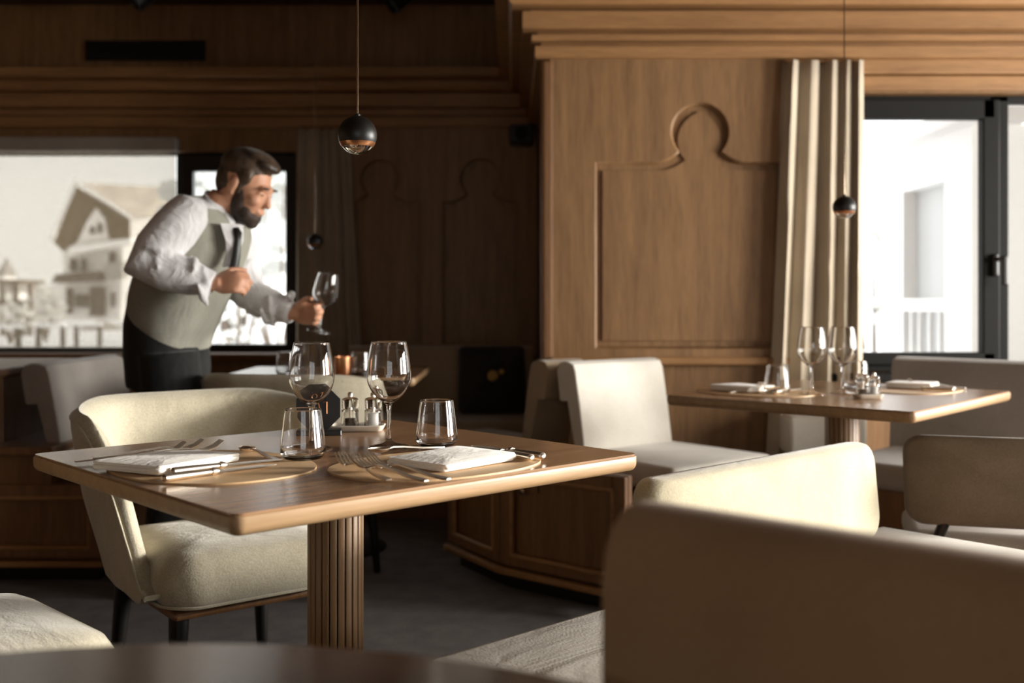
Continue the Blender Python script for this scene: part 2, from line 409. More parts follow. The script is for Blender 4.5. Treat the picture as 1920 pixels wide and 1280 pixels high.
# windows: dark frames, panes, handle
def bars(b, axis, p, rects, t=0.05):
    for u0, u1, z0, z1 in rects:
        if axis == 'x': b.rbox(u0, u1, p - t / 2, p + t / 2, z0, z1, 0.006)
        else: b.rbox(p - t / 2, p + t / 2, u0, u1, z0, z1, 0.006)
b = MB()
bars(b, 'x', YA + 0.10, [(1.36, 4.4, HEAD - 0.03, HEAD), (1.36, 4.4, SILL, SILL + 0.045), (1.36, 1.42, SILL, HEAD), (2.11, 2.20, SILL, HEAD), (3.25, 3.33, SILL, HEAD), (4.34, 4.4, SILL, HEAD)], 0.07)
wn = struct(b.build('window_1', 'frame'), 'dark framed window beside the light curtain')
b = MB(); bars(b, 'x', YA + 0.07, [(1.42, 2.13, HEAD - 0.105, HEAD - 0.02), (1.42, 2.13, SILL + 0.03, SILL + 0.085), (1.42, 1.49, SILL + 0.08, HEAD - 0.1), (2.075, 2.15, SILL + 0.03, HEAD - 0.02)], 0.06)
sash = b.build('sash', 'frame', wn)
h = MB().rbox(2.113, 2.137, YA + 0.02, YA + 0.042, 1.16, 1.26, 0.008).rbox(2.116, 2.134, YA - 0.02, YA + 0.03, 1.225, 1.245, 0.006).rbox(2.13, 2.155, YA - 0.03, YA - 0.012, 1.12, 1.25, 0.007)
h.build('handle', 'black', sash)
MB().box(1.48, 2.08, YA + 0.065, YA + 0.071, SILL + 0.08, HEAD - 0.1).build('pane', 'pane', sash)
MB().box(2.195, 4.35, YA + 0.097, YA + 0.103, SILL + 0.04, HEAD - 0.02).build('pane', 'pane', wn)

b = MB()
bars(b, 'x', YB + 0.10, [(-3.9, -1.31, HEAD - 0.012, HEAD), (-3.9, -1.31, SILL, SILL + 0.03), (-3.9, -3.85, SILL, HEAD), (-2.06, -1.97, SILL, HEAD), (-1.36, -1.31, SILL, HEAD)], 0.07)
wn = struct(b.build('window_2', 'black'), 'wide dark framed window behind the waiter')
b = MB(); bars(b, 'x', YB + 0.07, [(-2.02, -1.32, HEAD - 0.115, HEAD - 0.01), (-2.02, -1.32, SILL + 0.02, SILL + 0.05), (-2.02, -1.95, SILL + 0.04, HEAD - 0.1), (-1.385, -1.32, SILL + 0.04, HEAD - 0.1)], 0.06)
sash = b.build('sash', 'black', wn)
MB().box(-3.86, -2.05, YB + 0.097, YB + 0.103, SILL + 0.02, HEAD - 0.01).build('pane', 'pane', wn)
MB().box(-1.96, -1.38, YB + 0.065, YB + 0.071, SILL + 0.04, HEAD - 0.1).build('pane', 'pane', sash)
for k, (y0, y1) in enumerate(((0.30, 1.50), (1.95, 4.05))):
    b = MB(); bars(b, 'y', XR + 0.1, [(y0, y1, 0.76, 0.82), (y0, y1, 1.90, 1.96), (y0, y0 + 0.06, 0.76, 1.96), (y1 - 0.06, y1, 0.76, 1.96), ((y0 + y1) / 2 - 0.04, (y0 + y1) / 2 + 0.04, 0.76, 1.96)], 0.07)
    wn = struct(b.build('window_%d' % (k + 3), 'frame'))
    for a0, a1 in ((y0 + 0.06, (y0 + y1) / 2 - 0.04), ((y0 + y1) / 2 + 0.04, y1 - 0.06)):
        MB().box(XR + 0.097, XR + 0.103, a0, a1, 0.82, 1.90).build('pane', 'pane', wn)
# sills
struct(MB().rbox(-3.95, -1.28, YB - 0.12, YB + 0.07, SILL - 0.04, SILL, 0.01).build('trim_12', 'cab_wood'))
struct(MB().rbox(1.34, 4.5, YA - 0.06, YA + 0.06, SILL - 0.04, SILL, 0.01).build('trim_13', 'frame'))

# roller screen on the left pane of the wide window
t = thing('roller_blind', 'translucent roller screen lowered over the wide window behind the waiter', 'blind', (-2.95, YB - 0.02, SILL + 0.005))
MB().box(-0.93, 0.915, -0.001, 0.001, 0.02, HEAD - SILL).build('screen_cloth', 'screen', t)
MB().rbox(-0.95, 0.93, -0.05, 0.04, HEAD - SILL - 0.01, HEAD - SILL + 0.075, 0.012).build('cassette', 'grey_fab', t)
MB().rbox(-0.93, 0.915, -0.008, 0.008, 0.0, 0.022, 0.004).build('bottom_bar', 'black', t)

# curtains
def curtain(name, label, x0t, x1t, x0b, x1b, y, z0, z1, folds, amp, ph):
    t = thing(name, label, 'curtain', ((x0t + x1t) / 2, y, z0), 0, 'linen curtains beside the windows')
    nx, nz = folds * 14, 14; rows = []
    for k in range(nz + 1):
        s = k / nz; z = (z1 - z0) * s
        a0 = x0b + (x0t - x0b) * s ** 0.7; a1 = x1b + (x1t - x1b) * s ** 0.7
        row = []
        for i in range(nx + 1):
            q = i / nx
            p = 2 * PI * folds * (q + 0.05 * math.sin(7 * q + ph)) + ph
            am = amp * (0.75 + 0.25 * math.sin(3.1 * q * folds + ph)) * (1.0 - 0.25 * s)
            row.append((a0 + (a1 - a0) * q + 0.3 * am * math.sin(2 * p + 0.7) - (x0t + x1t) / 2, am * math.sin(p + 0.35 * math.sin(4 * s + i * 0.02)), z))
        rows.append(row)
    b = MB(); b.loft(rows, False, False); o = b.build('drape', 'curtain', t, smooth=80)
    md = o.modifiers.new('thickness', 'SOLIDIFY'); md.thickness = 0.004
    MB().rbox(x0t - (x0t + x1t) / 2, x1t - (x0t + x1t) / 2, 0.012, 0.03, z1 - z0 - 0.006, z1 - z0 + 0.01, 0.004).build('rail', 'cornice_wood', t)
    return t
curtain('linen_curtain', 'light beige linen curtain beside the bright alcove window', 1.175, 1.52, 1.07, 1.52, 4.535, 0.02, 2.085, 5, 0.042, 0.4)
curtain('linen_curtain', 'brown shaded linen curtain behind the waiter\'s outstretched glass', -1.29, -0.98, -1.30, -0.84, 6.33, 0.02, 2.085, 5, 0.045, 1.3)

# air grille, speaker and spotlights high up
t = thing('air_grille', 'dark slatted ventilation grille high on the back wall', 'vent', (-2.22, YB - 0.012, 2.51))
MB().box(-0.35, 0.35, 0.0, 0.01, 0, 0.115).build('backing', 'black', t)
MB().box(-0.36, 0.36, -0.012, 0.0, 0.105, 0.118).box(-0.36, 0.36, -0.012, 0, -0.003, 0.01).box(-0.36, -0.345, -0.012, 0, 0, 0.115).box(0.345, 0.36, -0.012, 0, 0, 0.115).build('rim', 'black', t)
for k in range(6):
    MB().box(-0.345, 0.345, -0.010, 0.0, 0.017 + k * 0.015, 0.022 + k * 0.015).build('slat', 'black', t)
t = thing('wall_speaker', 'small black loudspeaker under the cornice in the dark corner', 'speaker', (0.055, 6.28, 1.985))
MB().rbox(-0.07, 0.07, -0.07, 0.11, 0, 0.11, 0.012).build('cabinet', 'black', t)
MB().lathe([(0.0, 0), (0.04, 0.0), (0.04, 0.006), (0.0, 0.004)], 20, Matrix.Translation((0, -0.07, 0.055)) @ Matrix.Rotation(PI / 2, 4, 'X')).build('cone', 'frame', t)
for (x, y), lab in zip(((-2.02, 5.8), (-0.62, 5.85)), ('black ceiling spotlight above the wide window', 'black ceiling spotlight near the dark keyhole panels')):
    t = thing('spotlight', lab, 'spotlight', (x, y, CEIL - 0.02), 0.5, 'black ceiling spotlights')
    MB().lathe([(0.05, -0.012), (0.05, 0.02), (0.02, 0.02)], 20).build('base', 'black', t)
    MB().tube([(0, 0, 0), (0, 0, -0.05)], 0.012, 10).build('stem', 'black', t)
    MB().lathe([(0.035, 0.07), (0.05, 0.05), (0.055, -0.07), (0.045, -0.075), (0.04, -0.05)], 24, Matrix.Translation((0, 0, -0.10)) @ Matrix.Rotation(0.9, 4, 'Y')).build('head', 'black', t, smooth=40)

# ================================================================== OUTSIDE
struct(MB().box(-160, 120, 6.7, 260, -0.9, -0.4).box(4.9, 120, -40, 6.7, -0.9, -0.4).build('ground_outside', 'snow'), 'pale ground outside the windows')
# chalet seen through the wide window: corner view, gable end and long side
D = 60.0; s = D / F
def hx(px): return (px - 960) * s
def hz(py): return EYE - (py - HZ) * s
t = thing('chalet', 'pale chalet with a steep brown gable outside the wide window', 'building', (hx(165), D, -0.4))
ox, oy, oz = hx(165), D, -0.4
def hp(px, py, dy): return (hx(px) * (D + dy) / D - ox, dy, EYE - (py - HZ) * (D + dy) / F - oz)
def slab(name, pts, th, mat, par=None):
    """thick panel through points, thickness backwards"""
    n = len(pts); b = MB()
    q = [(p[0], p[1] + th, p[2]) for p in pts]
    b.add(list(pts) + q, [tuple(range(n)), tuple(reversed(range(n, 2 * n)))] + [(i + n, (i + 1) % n + n, (i + 1) % n, i) for i in range(n)])
    return b.build(name, mat, par)
gable = [hp(116, 472, 0.9), hp(232, 452, 0.9), hp(240, 410, 0.9), hp(140, 352, 0.9)]
wl = slab('wall', [hp(120, 600, 1), hp(225, 600, 1), hp(232, 405, 1), hp(140, 350, 1), hp(118, 455, 1)], 5, 'render_white', t)
slab('side_wall', [hp(225, 600, 1), hp(330, 590, 3.5), hp(330, 410, 3.5), hp(232, 405, 1)], 1, 'render_white', t)
slab('gable_boarding', [hp(117, 470, 0.8), hp(150, 448, 0.8), hp(243, 448, 0.8), hp(242, 408, 0.8), hp(141, 348, 0.8), hp(96, 450, 0.8)], 0.15, 'chalet_wood', t)
slab('gable_front', [hp(145, 455, 0.7), hp(203, 448, 0.7), hp(196, 410, 0.7), hp(180, 390, 0.7), hp(163, 415, 0.7)], 0.12, 'render_white', t)
slab('roof', [hp(138, 342, -0.6), hp(240, 408, -0.6), hp(345, 402, 4), hp(330, 352, 4)], 0.25, 'roof_tile', t)
slab('roof_edge', [hp(138, 342, -0.7), hp(243, 410, -0.7), hp(243, 403, -0.7), hp(140, 336, -0.7)], 0.2, 'render_white', t)
slab('roof_edge', [hp(92, 450, -0.7), hp(98, 452, -0.7), hp(142, 346, -0.7), hp(138, 340, -0.7)], 0.2, 'render_white', t)
slab('beam_band', [hp(130, 478, -0.2), hp(245, 455, -0.2), hp(245, 446, -0.2), hp(130, 462, -0.2)], 1.0, 'render_white', t)
slab('balcony', [hp(96, 530, -0.6), hp(180, 526, -0.6), hp(182, 508, -0.6), hp(104, 514, -0.6)], 1.4, 'shutter', t)
slab('balcony', [hp(196, 524, -0.2), hp(228, 520, -0.2), hp(228, 490, -0.2), hp(196, 494, -0.2)], 1.0, 'stone_grey', t)
for (a, bb, c, dd) in ((130, 143, 484, 508), (152, 160, 484, 508), (204, 216, 472, 500), (140, 164, 552, 576), (168, 176, 425, 438), (183, 190, 418, 436), (208, 214, 548, 575), (238, 245, 548, 568)):
    wf = slab('window', [hp(a, dd, 0.55), hp(bb, dd, 0.55), hp(bb, c, 0.55), hp(a, c, 0.55)], 0.2, 'shutter', t)
for (a, bb, c, dd) in ((124, 135, 540, 588), (168, 196, 538, 592)):
    slab('door', [hp(a, dd, 0.5), hp(bb, dd, 0.5), hp(bb, c, 0.5), hp(a, c, 0.5)], 0.2, 'shutter', t)
slab('annex_wall', [hp(60, 592, 3), hp(124, 592, 3), hp(124, 528, 3), hp(88, 536, 3), hp(60, 552, 3)], 2, 'render_white', t)

t = thing('village_church', 'distant white church with a pointed steeple at the edge of the wide window', 'building', (hx(10) * 2, 2 * D, -0.4))
k = 2 * s
MB().box(-16 * k, 26 * k, 0, 6, 0, 42 * k).build('nave', 'render_white', t)
MB().prism([[(-20 * k, 42 * k), (30 * k, 42 * k), (12 * k, 60 * k), (-10 * k, 60 * k)]], -6.2, 0.3, UP).build('roof', 'stone_grey', t)
MB().box(-8 * k, 4 * k, -0.8, 2, 0, 72 * k).build('tower', 'render_white', t)
b = MB(); b.add([(-10 * k, -1, 72 * k), (6 * k, -1, 72 * k), (6 * k, 2.2, 72 * k), (-10 * k, 2.2, 72 * k), (-2 * k, 0.6, 108 * k)], [(0, 1, 4), (1, 2, 4), (2, 3, 4), (3, 0, 4), (3, 2, 1, 0)]); b.build('spire', 'stone_grey', t)

t = thing('carport', 'dark timber carport outside beside the chalet', 'shelter', (hx(30) * 0.75, 45, -0.4))
k = 45 / F
for x in (-28, -4, 24): MB().box(x * k, x * k + 0.13, -0.1, 0.1, 0, 2.2).build('post', 'bark', t)
MB().box(-34 * k, 30 * k, -1.2, 1.2, 2.2, 2.36).build('roof', 'bark', t)
MB().box(-34 * k, 30 * k, -0.1, 0.1, 1.35, 1.5).build('rail', 'bark', t)
MB().prism([[(8 * k, 0), (20 * k, 0), (22 * k, 1.5), (6 * k, 1.5)]], 0, 0.5, UP).build('bin', 'shutter', t)

def parasol(px, py, d, lab):
    p = at(px, py, d); t = thing('parasol', lab, 'parasol', (p.x, p.y, -0.4), 0)
    hh = p.z + 0.4
    MB().tube([(0, 0, 0), (0, 0, hh + 0.2)], 0.03, 8).build('pole', 'bark', t)
    MB().lathe([(0.72, hh - 0.12), (0.74, hh - 0.1), (0.4, hh + 0.1), (0.03, hh + 0.22)], 16).build('canopy', 'stone_grey', t)
parasol(190, 612, 37, 'grey closed-sided parasol outside in front of the chalet')
for (px, lab) in ((10, 'low snow-covered terrace table outside nearest the window edge'), (95, 'low snow-covered terrace table outside in the middle'), (165, 'low snow-covered terrace table outside below the parasol')):
    t = thing('terrace_table', lab, 'table', ((px - 960) / F * (30 + px * 0.02), 30 + px * 0.02, -0.4), 0.3, 'terrace tables outside')
    MB().rbox(-0.42, 0.42, -0.4, 0.4, 0.68, 0.78, 0.02).build('top', 'snow', t)
    for ax in (-0.34, 0.34):
        for ay in (-0.3, 0.3): MB().box(ax - 0.04, ax + 0.04, ay - 0.04, ay + 0.04, 0, 0.68).build('leg', 'shutter', t)
def bush(px, py, d, r, hgt, lab, cat='bush', n=70):
    p = at(px, py, d); t = thing('bare_shrub', lab, cat, (p.x, d, -0.4), 0, 'frosted shrubs outside')
    bs = MB(); rnd = random.Random(int(px))
    for q in range(n):
        a, e, rr = rnd.uniform(0, 2 * PI), rnd.uniform(0.15, 1), rnd.uniform(0.3, 1)
        bs.ell((r * rr * math.cos(a) * math.sin(PI * e) * 1.1, r * rr * math.sin(a) * math.sin(PI * e) * 1.1, hgt * (0.25 + 0.75 * e)), (0.12 * r, 0.12 * r, 0.09 * r), None, 6, 4)
    bs.build('foliage', 'leaf', t); bt = MB()
    for q in range(5):
        a = q * 1.26; bt.tube([(0, 0, 0), (0.5 * r * math.cos(a), 0.5 * r * math.sin(a), hgt * 0.8)], [0.04, 0.015], 6)
    bt.build('branches', 'bark', t)
bush(85, 620, 38, 0.9, 1.9, 'frosted shrub outside beside the terrace tables')
bush(20, 600, 36, 0.9, 1.4, 'frosted shrub outside near the dark carport')
bush(445, 600, 16, 0.7, 2.2, 'frosted shrub outside behind the waiter\'s forearm')
bush(520, 480, 20, 2.4, 4.4, 'tall frosted shrub outside the narrow casement', 'shrub', 110)
t = thing('outbuilding', 'small white outbuilding outside the casement behind the waiter\'s arm', 'building', (hx(440) * 0.5, 30, -0.4))
MB().box(-1.2, 1.2, 0, 2, 0, 1.9).build('wall', 'render_white', t)
MB().prism([[(-1.4, 1.8), (1.4, 1.8), (0.0, 2.9)]], -2.2, 0.2, UP).build('roof', 'snow', t)
MB().box(-0.4, 0.3, -0.06, 0.02, 0.5, 1.2).build('window', 'shutter', t)

# white glazed wing of the house outside the alcove window
t = thing('glazed_wing', 'white framed glazed wing of the house outside the alcove window', 'building', (2.86, 6.55, -0.4))
WZ = 2.55
b = MB()
b.box(0, 0.16, 0, 0.42, 0, WZ).box(0, 0.16, 1.16, 1.62, 0, WZ).box(0, 0.16, 0.42, 1.16, 2.25, WZ).box(0, 0.16, 0.42, 1.16, 1.38, 1.47).box(0, 0.16, 0.42, 1.16, 0, 0.5)
b.build('wall', 'white_paint', t)
MB().box(-0.14, 0.3, -0.15, 1.75, WZ, WZ + 0.09).build('roof_edge', 'render_white', t)
MB().box(0.1, 0.12, 0.42, 1.16, 0.5, 1.38).build('pane', 'dim_glass', t)
MB().box(0.1, 0.12, 0.42, 1.16, 1.47, 2.25).build('pane', 'dim_glass', t)
for y in (0.55, 0.72, 0.9, 1.05): MB().box(0.02, 0.05, y, y + 0.03, 0.5, 1.38).build('baluster', 'white_paint', t)
MB().box(0.16, 3.0, 0, 0.14, 0, WZ).build('end_wall', 'white_paint', t)
bush(1640, 470, 11, 0.7, 2.2, 'frosted shrub outside beyond the glazed white wing')
bush(1900, 470, 9.5, 0.5, 1.9, 'frosted shrub outside at the edge of the alcove window')

# ================================================================== FURNITURE
def crom(pts, k=4):
    P = [Vector(p) for p in pts]; out = []
    for i in range(len(P) - 1):
        a, b_, c, d = P[max(i - 1, 0)], P[i], P[i + 1], P[min(i + 2, len(P) - 1)]
        for j in range(k):
            t = j / k
            out.append(0.5 * ((2 * b_) + (c - a) * t + (2 * a - 5 * b_ + 4 * c - d) * t * t + (3 * b_ - a - 3 * c + d) * t ** 3))
    out.append(P[-1]); return out
def rrect(hx_, hy_, r, n=6):
    pts = []
    for cx, cy, a0 in ((hx_ - r, hy_ - r, 0), (-hx_ + r, hy_ - r, PI / 2), (-hx_ + r, -hy_ + r, PI), (hx_ - r, -hy_ + r, 1.5 * PI)):
        for k in range(n + 1):
            a = a0 + PI / 2 * k / n; pts.append((cx + r * math.cos(a), cy + r * math.sin(a)))
    return pts
def slab_top(b, hx_, hy_, r, z0, z1, ru, rl, mat=None):
    """table top with rounded corners, eased top edge, bullnosed lower edge"""
    rings = []
    for inset, z in ([(0.5 * min(hx_, hy_), z0)] + [(rl * (1 - math.sin(PI / 2 * k / 5)), z0 + rl * (1 - math.cos(PI / 2 * k / 5))) for k in range(6)] +
                     [(ru * (1 - math.cos(PI / 2 * k / 3)), z1 - ru * (1 - math.sin(PI / 2 * k / 3))) for k in range(4)] + [(0.5 * min(hx_, hy_), z1)]):
        rings.append([(x, y, z) for x, y in rrect(hx_ - inset, hy_ - inset, max(0.004, r - inset))])
    b.loft(rings, True, True, mat); return b
def plate(b, x0, x1, z0, z1, r, th, yfun, mat=None, flare=0.0):
    """upholstered rounded plate: pillowed both sides, bent by yfun(x, z)"""
    cx, cz = (x0 + x1) / 2, (z0 + z1) / 2
    o = rrect((x1 - x0) / 2, (z1 - z0) / 2, r, 7)
    prof_ = [(0.02, -0.5), (0.4, -0.5), (0.8, -0.49), (0.94, -0.42), (0.985, -0.28), (1.0, 0.0), (0.985, 0.28), (0.94, 0.42), (0.8, 0.49), (0.4, 0.5), (0.02, 0.5)]
    rings = []
    for f, d in prof_:
        ring = []
        for x, z in o:
            X = cx + x * f * (1 + flare * z / (z1 - z0)); Z = cz + z * f; ring.append((X, yfun(X, Z) + d * th, Z))
        rings.append(ring)
    b.loft(rings, True, True, mat); return b

def table(name, label, c, ang, lu, lv, z, group, rt=0.02):
    t = thing(name, label, 'table', (c[0], c[1], 0), ang, group)
    b = MB(); b.prism([rrect(lu / 2 - 0.003, lv / 2 - 0.003, rt - 0.002, 6)], z - 0.004, z); b.build('tabletop', 'table_wood', t)
    b = MB(); slab_top(b, lu / 2, lv / 2, rt, z - 0.034, z - 0.0035, 0.003, 0.016); b.build('edge_lipping', 'lit_lip_wood', t, smooth=30)
    MB().lathe([(0.001, z - 0.034), (0.045, z - 0.034), (0.045, z - 0.075), (0.001, z - 0.075)], 32).build('neck', 'black', t, smooth=40)
    MB().lathe([(0.001, 0.03), (0.047, 0.03), (0.047, z - 0.075), (0.001, z - 0.075)], 32).build('column_core', 'black_wood', t, smooth=40)
    n = 22; rb = MB(); rb.rbox(0.044, 0.0545, -0.0063, 0.0063, 0.03, z - 0.075, 0.0015, 2); me = None
    for k in range(n):
        if me is None:
            o = rb.build('rib', 'rib_wood', t, smooth=50); me = o.data
        else:
            o = bpy.data.objects.new('rib', me); C.objects.link(o); o.parent = t
        o.rotation_euler[2] = 2 * PI * k / n + 0.05
    MB().lathe([(0.001, 0), (0.24, 0), (0.24, 0.008), (0.20, 0.022), (0.06, 0.03), (0.001, 0.03)], 40).build('foot_plate', 'black', t, smooth=40)
    return t
TA = math.radians(43.0); TC = Vector((-0.348, 2.079))
UX = Vector((math.cos(TA), math.sin(TA))); UY = Vector((-math.sin(TA), math.cos(TA)))
table('dining_table', 'square oak dining table set for two with number 01 sign', TC, TA, 0.882, 0.819, 0.75, 'oak pedestal tables')
TR = math.radians(49); RC = Vector((1.094, 2.864)) + 0.445 * Vector((math.cos(TR), math.sin(TR))) + 0.40 * Vector((-math.sin(TR), math.cos(TR)))
table('dining_table', 'square oak dining table in front of the alcove window', RC, TR, 0.89, 0.80, 0.75, 'oak pedestal tables')
table('dining_table', 'oak dining table in the dark beneath the waiter\'s glass', Vector((-0.78, 4.50)), 0.0, 0.80, 0.74, 0.75, 'oak pedestal tables')

# round table right below the camera
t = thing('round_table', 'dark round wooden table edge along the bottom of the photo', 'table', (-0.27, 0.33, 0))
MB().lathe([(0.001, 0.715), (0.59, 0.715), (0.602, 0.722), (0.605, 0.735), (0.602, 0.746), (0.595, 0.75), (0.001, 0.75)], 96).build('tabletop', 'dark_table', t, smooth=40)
MB().lathe([(0.05, 0.02), (0.05, 0.715)], 24).build('column', 'black', t, smooth=40)
MB().lathe([(0.25, 0), (0.25, 0.01), (0.05, 0.025)], 32).build('foot_plate', 'black', t, smooth=40)

# ---- velvet tub chairs
def tub_chair(name, label, loc, rotz, group, fab='chair_fab', yfront=-0.205):
    t = thing(name, label, 'chair', loc, rotz, group)
    # seat: superelliptic cushion, front rounded over
    hw, f0, f1 = 0.238, -0.27, 0.24
    b = MB(); rings = []
    for ins, z in ((0.2, 0.352), (0.05, 0.352), (0.018, 0.362), (0.003, 0.385), (0.0, 0.415), (0.006, 0.445), (0.022, 0.47), (0.05, 0.484), (0.12, 0.492), (0.22, 0.496)):
        rings.append([(x, y + (f0 + f1) / 2, z - 0.012 * max(0, (y / 0.255)) ) for x, y in rrect(hw - ins, (f1 - f0) / 2 - ins, max(0.02, 0.09 - ins), 6)])
    b.loft(rings); seat_o = b.build('seat', fab, t, smooth=60)
    pp = [(x, y + (f0 + f1) / 2, 0.369) for x, y in rrect(hw - 0.006, (f1 - f0) / 2 - 0.006, 0.085, 8)]
    MB().tube([Vector(p) for p in pp + [pp[0]]], 0.0035, 6).build('seat_piping', fab, seat_o, smooth=60)
    # wrap-around back with arms sweeping down to the seat front
    def plan(sv):                       # sv -1..1 -> point and outward normal on a U
        q = abs(sv); sg = 1 if sv > 0 else -1
        R = 0.15; hw2, yb, yf = 0.25, 0.275, yfront
        L1, L2 = hw2 - R, PI / 2 * R; L3 = yb - R - yf; T = (L1 + L2 + L3) * q
        if T <= L1: return (sg * T, yb), (0, 1)
        if T <= L1 + L2:
            a = (T - L1) / R; return (sg * (L1 + R * math.sin(a)), yb - R + R * math.cos(a)), (sg * math.sin(a), math.cos(a))
        return (sg * hw2, yb - R - (T - L1 - L2)), (sg, 0)
    def sm(a, b_, x):
        x = max(0, min(1, (x - a) / (b_ - a))); return x * x * (3 - 2 * x)
    N = 72; H = 12; rows_o, rows_i = [], []
    for i in range(N + 1):
        sv = -1 + 2 * i / N; q = abs(sv); (px, py), (nx, ny) = plan(sv)
        top = 0.803 - 0.03 * sm(0.25, 0.55, q) - 0.10 * sm(0.52, 0.72, q) - 0.225 * sm(0.64, 0.95, q) - 0.06 * sm(0.86, 1, q)
        bot = 0.545 - 0.18 * sm(0.42, 0.62, q) + 0.035 * max(0, (q - 0.9) / 0.1) ** 2
        th = 0.052 - 0.014 * sm(0.6, 1.0, q)
        ro, ri = [], []
        for k in range(H + 1):
            e = k / H; z = bot + (top - bot) * e
            lean = 0.16 * max(0, z - 0.42) * (1 - 0.55 * sm(0.4, 0.8, q))
            rnd = math.sqrt(max(0, 1 - (2 * e - 1) ** 8))
            for lst, sd in ((ro, 0.5), (ri, -0.5)):
                o_ = lean + th * sd * max(0.05, rnd); lst.append((px + nx * o_, py + ny * o_, z))
        rows_o.append(ro); rows_i.append(ri)
    b = MB(); rings = [rows_o[i] + list(reversed(rows_i[i])) for i in range(N + 1)]
    b.loft(rings, True, True); back_o = b.build('backrest', fab, t, smooth=70)
    for sg in (0, 1):                   # stitched seam along the edge of each arm
        idx = range(0, 26) if sg == 0 else range(N - 25, N + 1)
        MB().tube([Vector(rows_o[i][H - 1]) for i in idx], 0.003, 6).build('arm_seam', fab, back_o, smooth=60)
    MB().rbox(-0.21, 0.21, -0.225, 0.225, 0.335, 0.354, 0.008).build('seat_board', 'cab_wood', t)
    for x in (-0.185, 0.185):
        for y in (-0.19, 0.19):
            MB().tube([(x, y, 0.34), (x * 1.12, y * 1.15, 0.0)], [0.023, 0.013], 14).build('leg', 'black_wood', t, smooth=60)
    return t
A = tub_chair('tub_chair', 'sage velvet tub chair with black legs at the far side of the 01 table', (-0.725, 2.65, 0), math.radians(38), 'sage velvet tub chairs')
tub_chair('tub_chair', 'sage velvet chair seat cut off by the bottom corner of the photo', (-1.0, 1.775, 0), math.radians(136), 'sage velvet tub chairs', 'chair_fab', 0.06)
dup(A, (-0.765, 3.91, 0), math.radians(170), 'shaded tub chair seen from behind beside the waiter\'s trousers')

# ---- bench modules
def bench(name, label, loc, rotz, L, top, fab, seat=True, sx=None, lean=0.06, base=None):
    t = thing(name, label, 'bench', loc, rotz, 'upholstered benches')
    pr = [(0, 0.43), (lean * 0.5, (0.43 + top) / 2), (lean, top - 0.035), (lean + 0.012, top - 0.01), (lean + 0.04, top), (lean + 0.075, top), (lean + 0.10, top - 0.01), (lean + 0.11, top - 0.04),
          (lean + 0.092, top - 0.15), (lean + 0.085, top - 0.158), (lean + 0.045, top - 0.155), (0.05, 0.43)]
    b = MB(); b.prism([[(y, z) for y, z in pr]], -L / 2, L / 2, Matrix(((0, 0, 1, 0), (1, 0, 0, 0), (0, 1, 0, 0), (0, 0, 0, 1))))
    o = b.build('backrest', fab, t, smooth=40)
    m = o.modifiers.new('bevel', 'BEVEL'); m.width = 0.012; m.segments = 3; m.limit_method = 'ANGLE'; m.angle_limit = math.radians(50)
    if seat:
        x0, x1 = sx or (-L / 2, L / 2)
        MB().rbox(x0, x1, -0.50, 0.03, 0.375, 0.47, 0.028, 4).build('seat', fab, t, smooth=50)
        if base: MB().rbox(x0 + 0.02, x1 - 0.02, -0.46, 0.10, 0.0, 0.375, 0.006).build('base', base, t)
    return t
bench('bench', 'pale cream bench left of the alcove table, facing the window light', (0.478, 4.229, 0), math.radians(39), 0.5, 0.812, 'bench_fab', True, (-0.30, 0.27))
bench('bench', 'shade-toned cream bench end with rounded top, back to back with the pale bench', (0.12, 4.425, 0), math.radians(219), 0.22, 0.812, 'brown_fab', True)  # taupe on a cream bench: its darker shading is put into the fabric colour
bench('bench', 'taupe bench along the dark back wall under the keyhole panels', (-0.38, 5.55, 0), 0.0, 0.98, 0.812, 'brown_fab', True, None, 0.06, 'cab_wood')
bench('bench', 'shade-grey bench with high back in front of the alcove window', (1.775, 4.02, 0), math.radians(-43.8), 0.70, 0.825, 'grey_fab', True, None, 0.03, 'cab_wood')  # grey carries the shade of the side turned from the window, as fabric colour
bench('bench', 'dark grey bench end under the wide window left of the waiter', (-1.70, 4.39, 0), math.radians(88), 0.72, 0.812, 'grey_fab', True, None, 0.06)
t = thing('window_seat', 'low pale upholstered block between the benches under the window', 'bench', (1.30, 4.38, 0))
MB().rbox(-0.17, 0.15, -0.09, 0.09, 0.42, 0.58, 0.02, 3).build('cushion', 'bench_fab', t, smooth=50)
MB().rbox(-0.16, 0.14, -0.08, 0.09, 0, 0.42, 0.005).build('base', 'cab_wood', t)

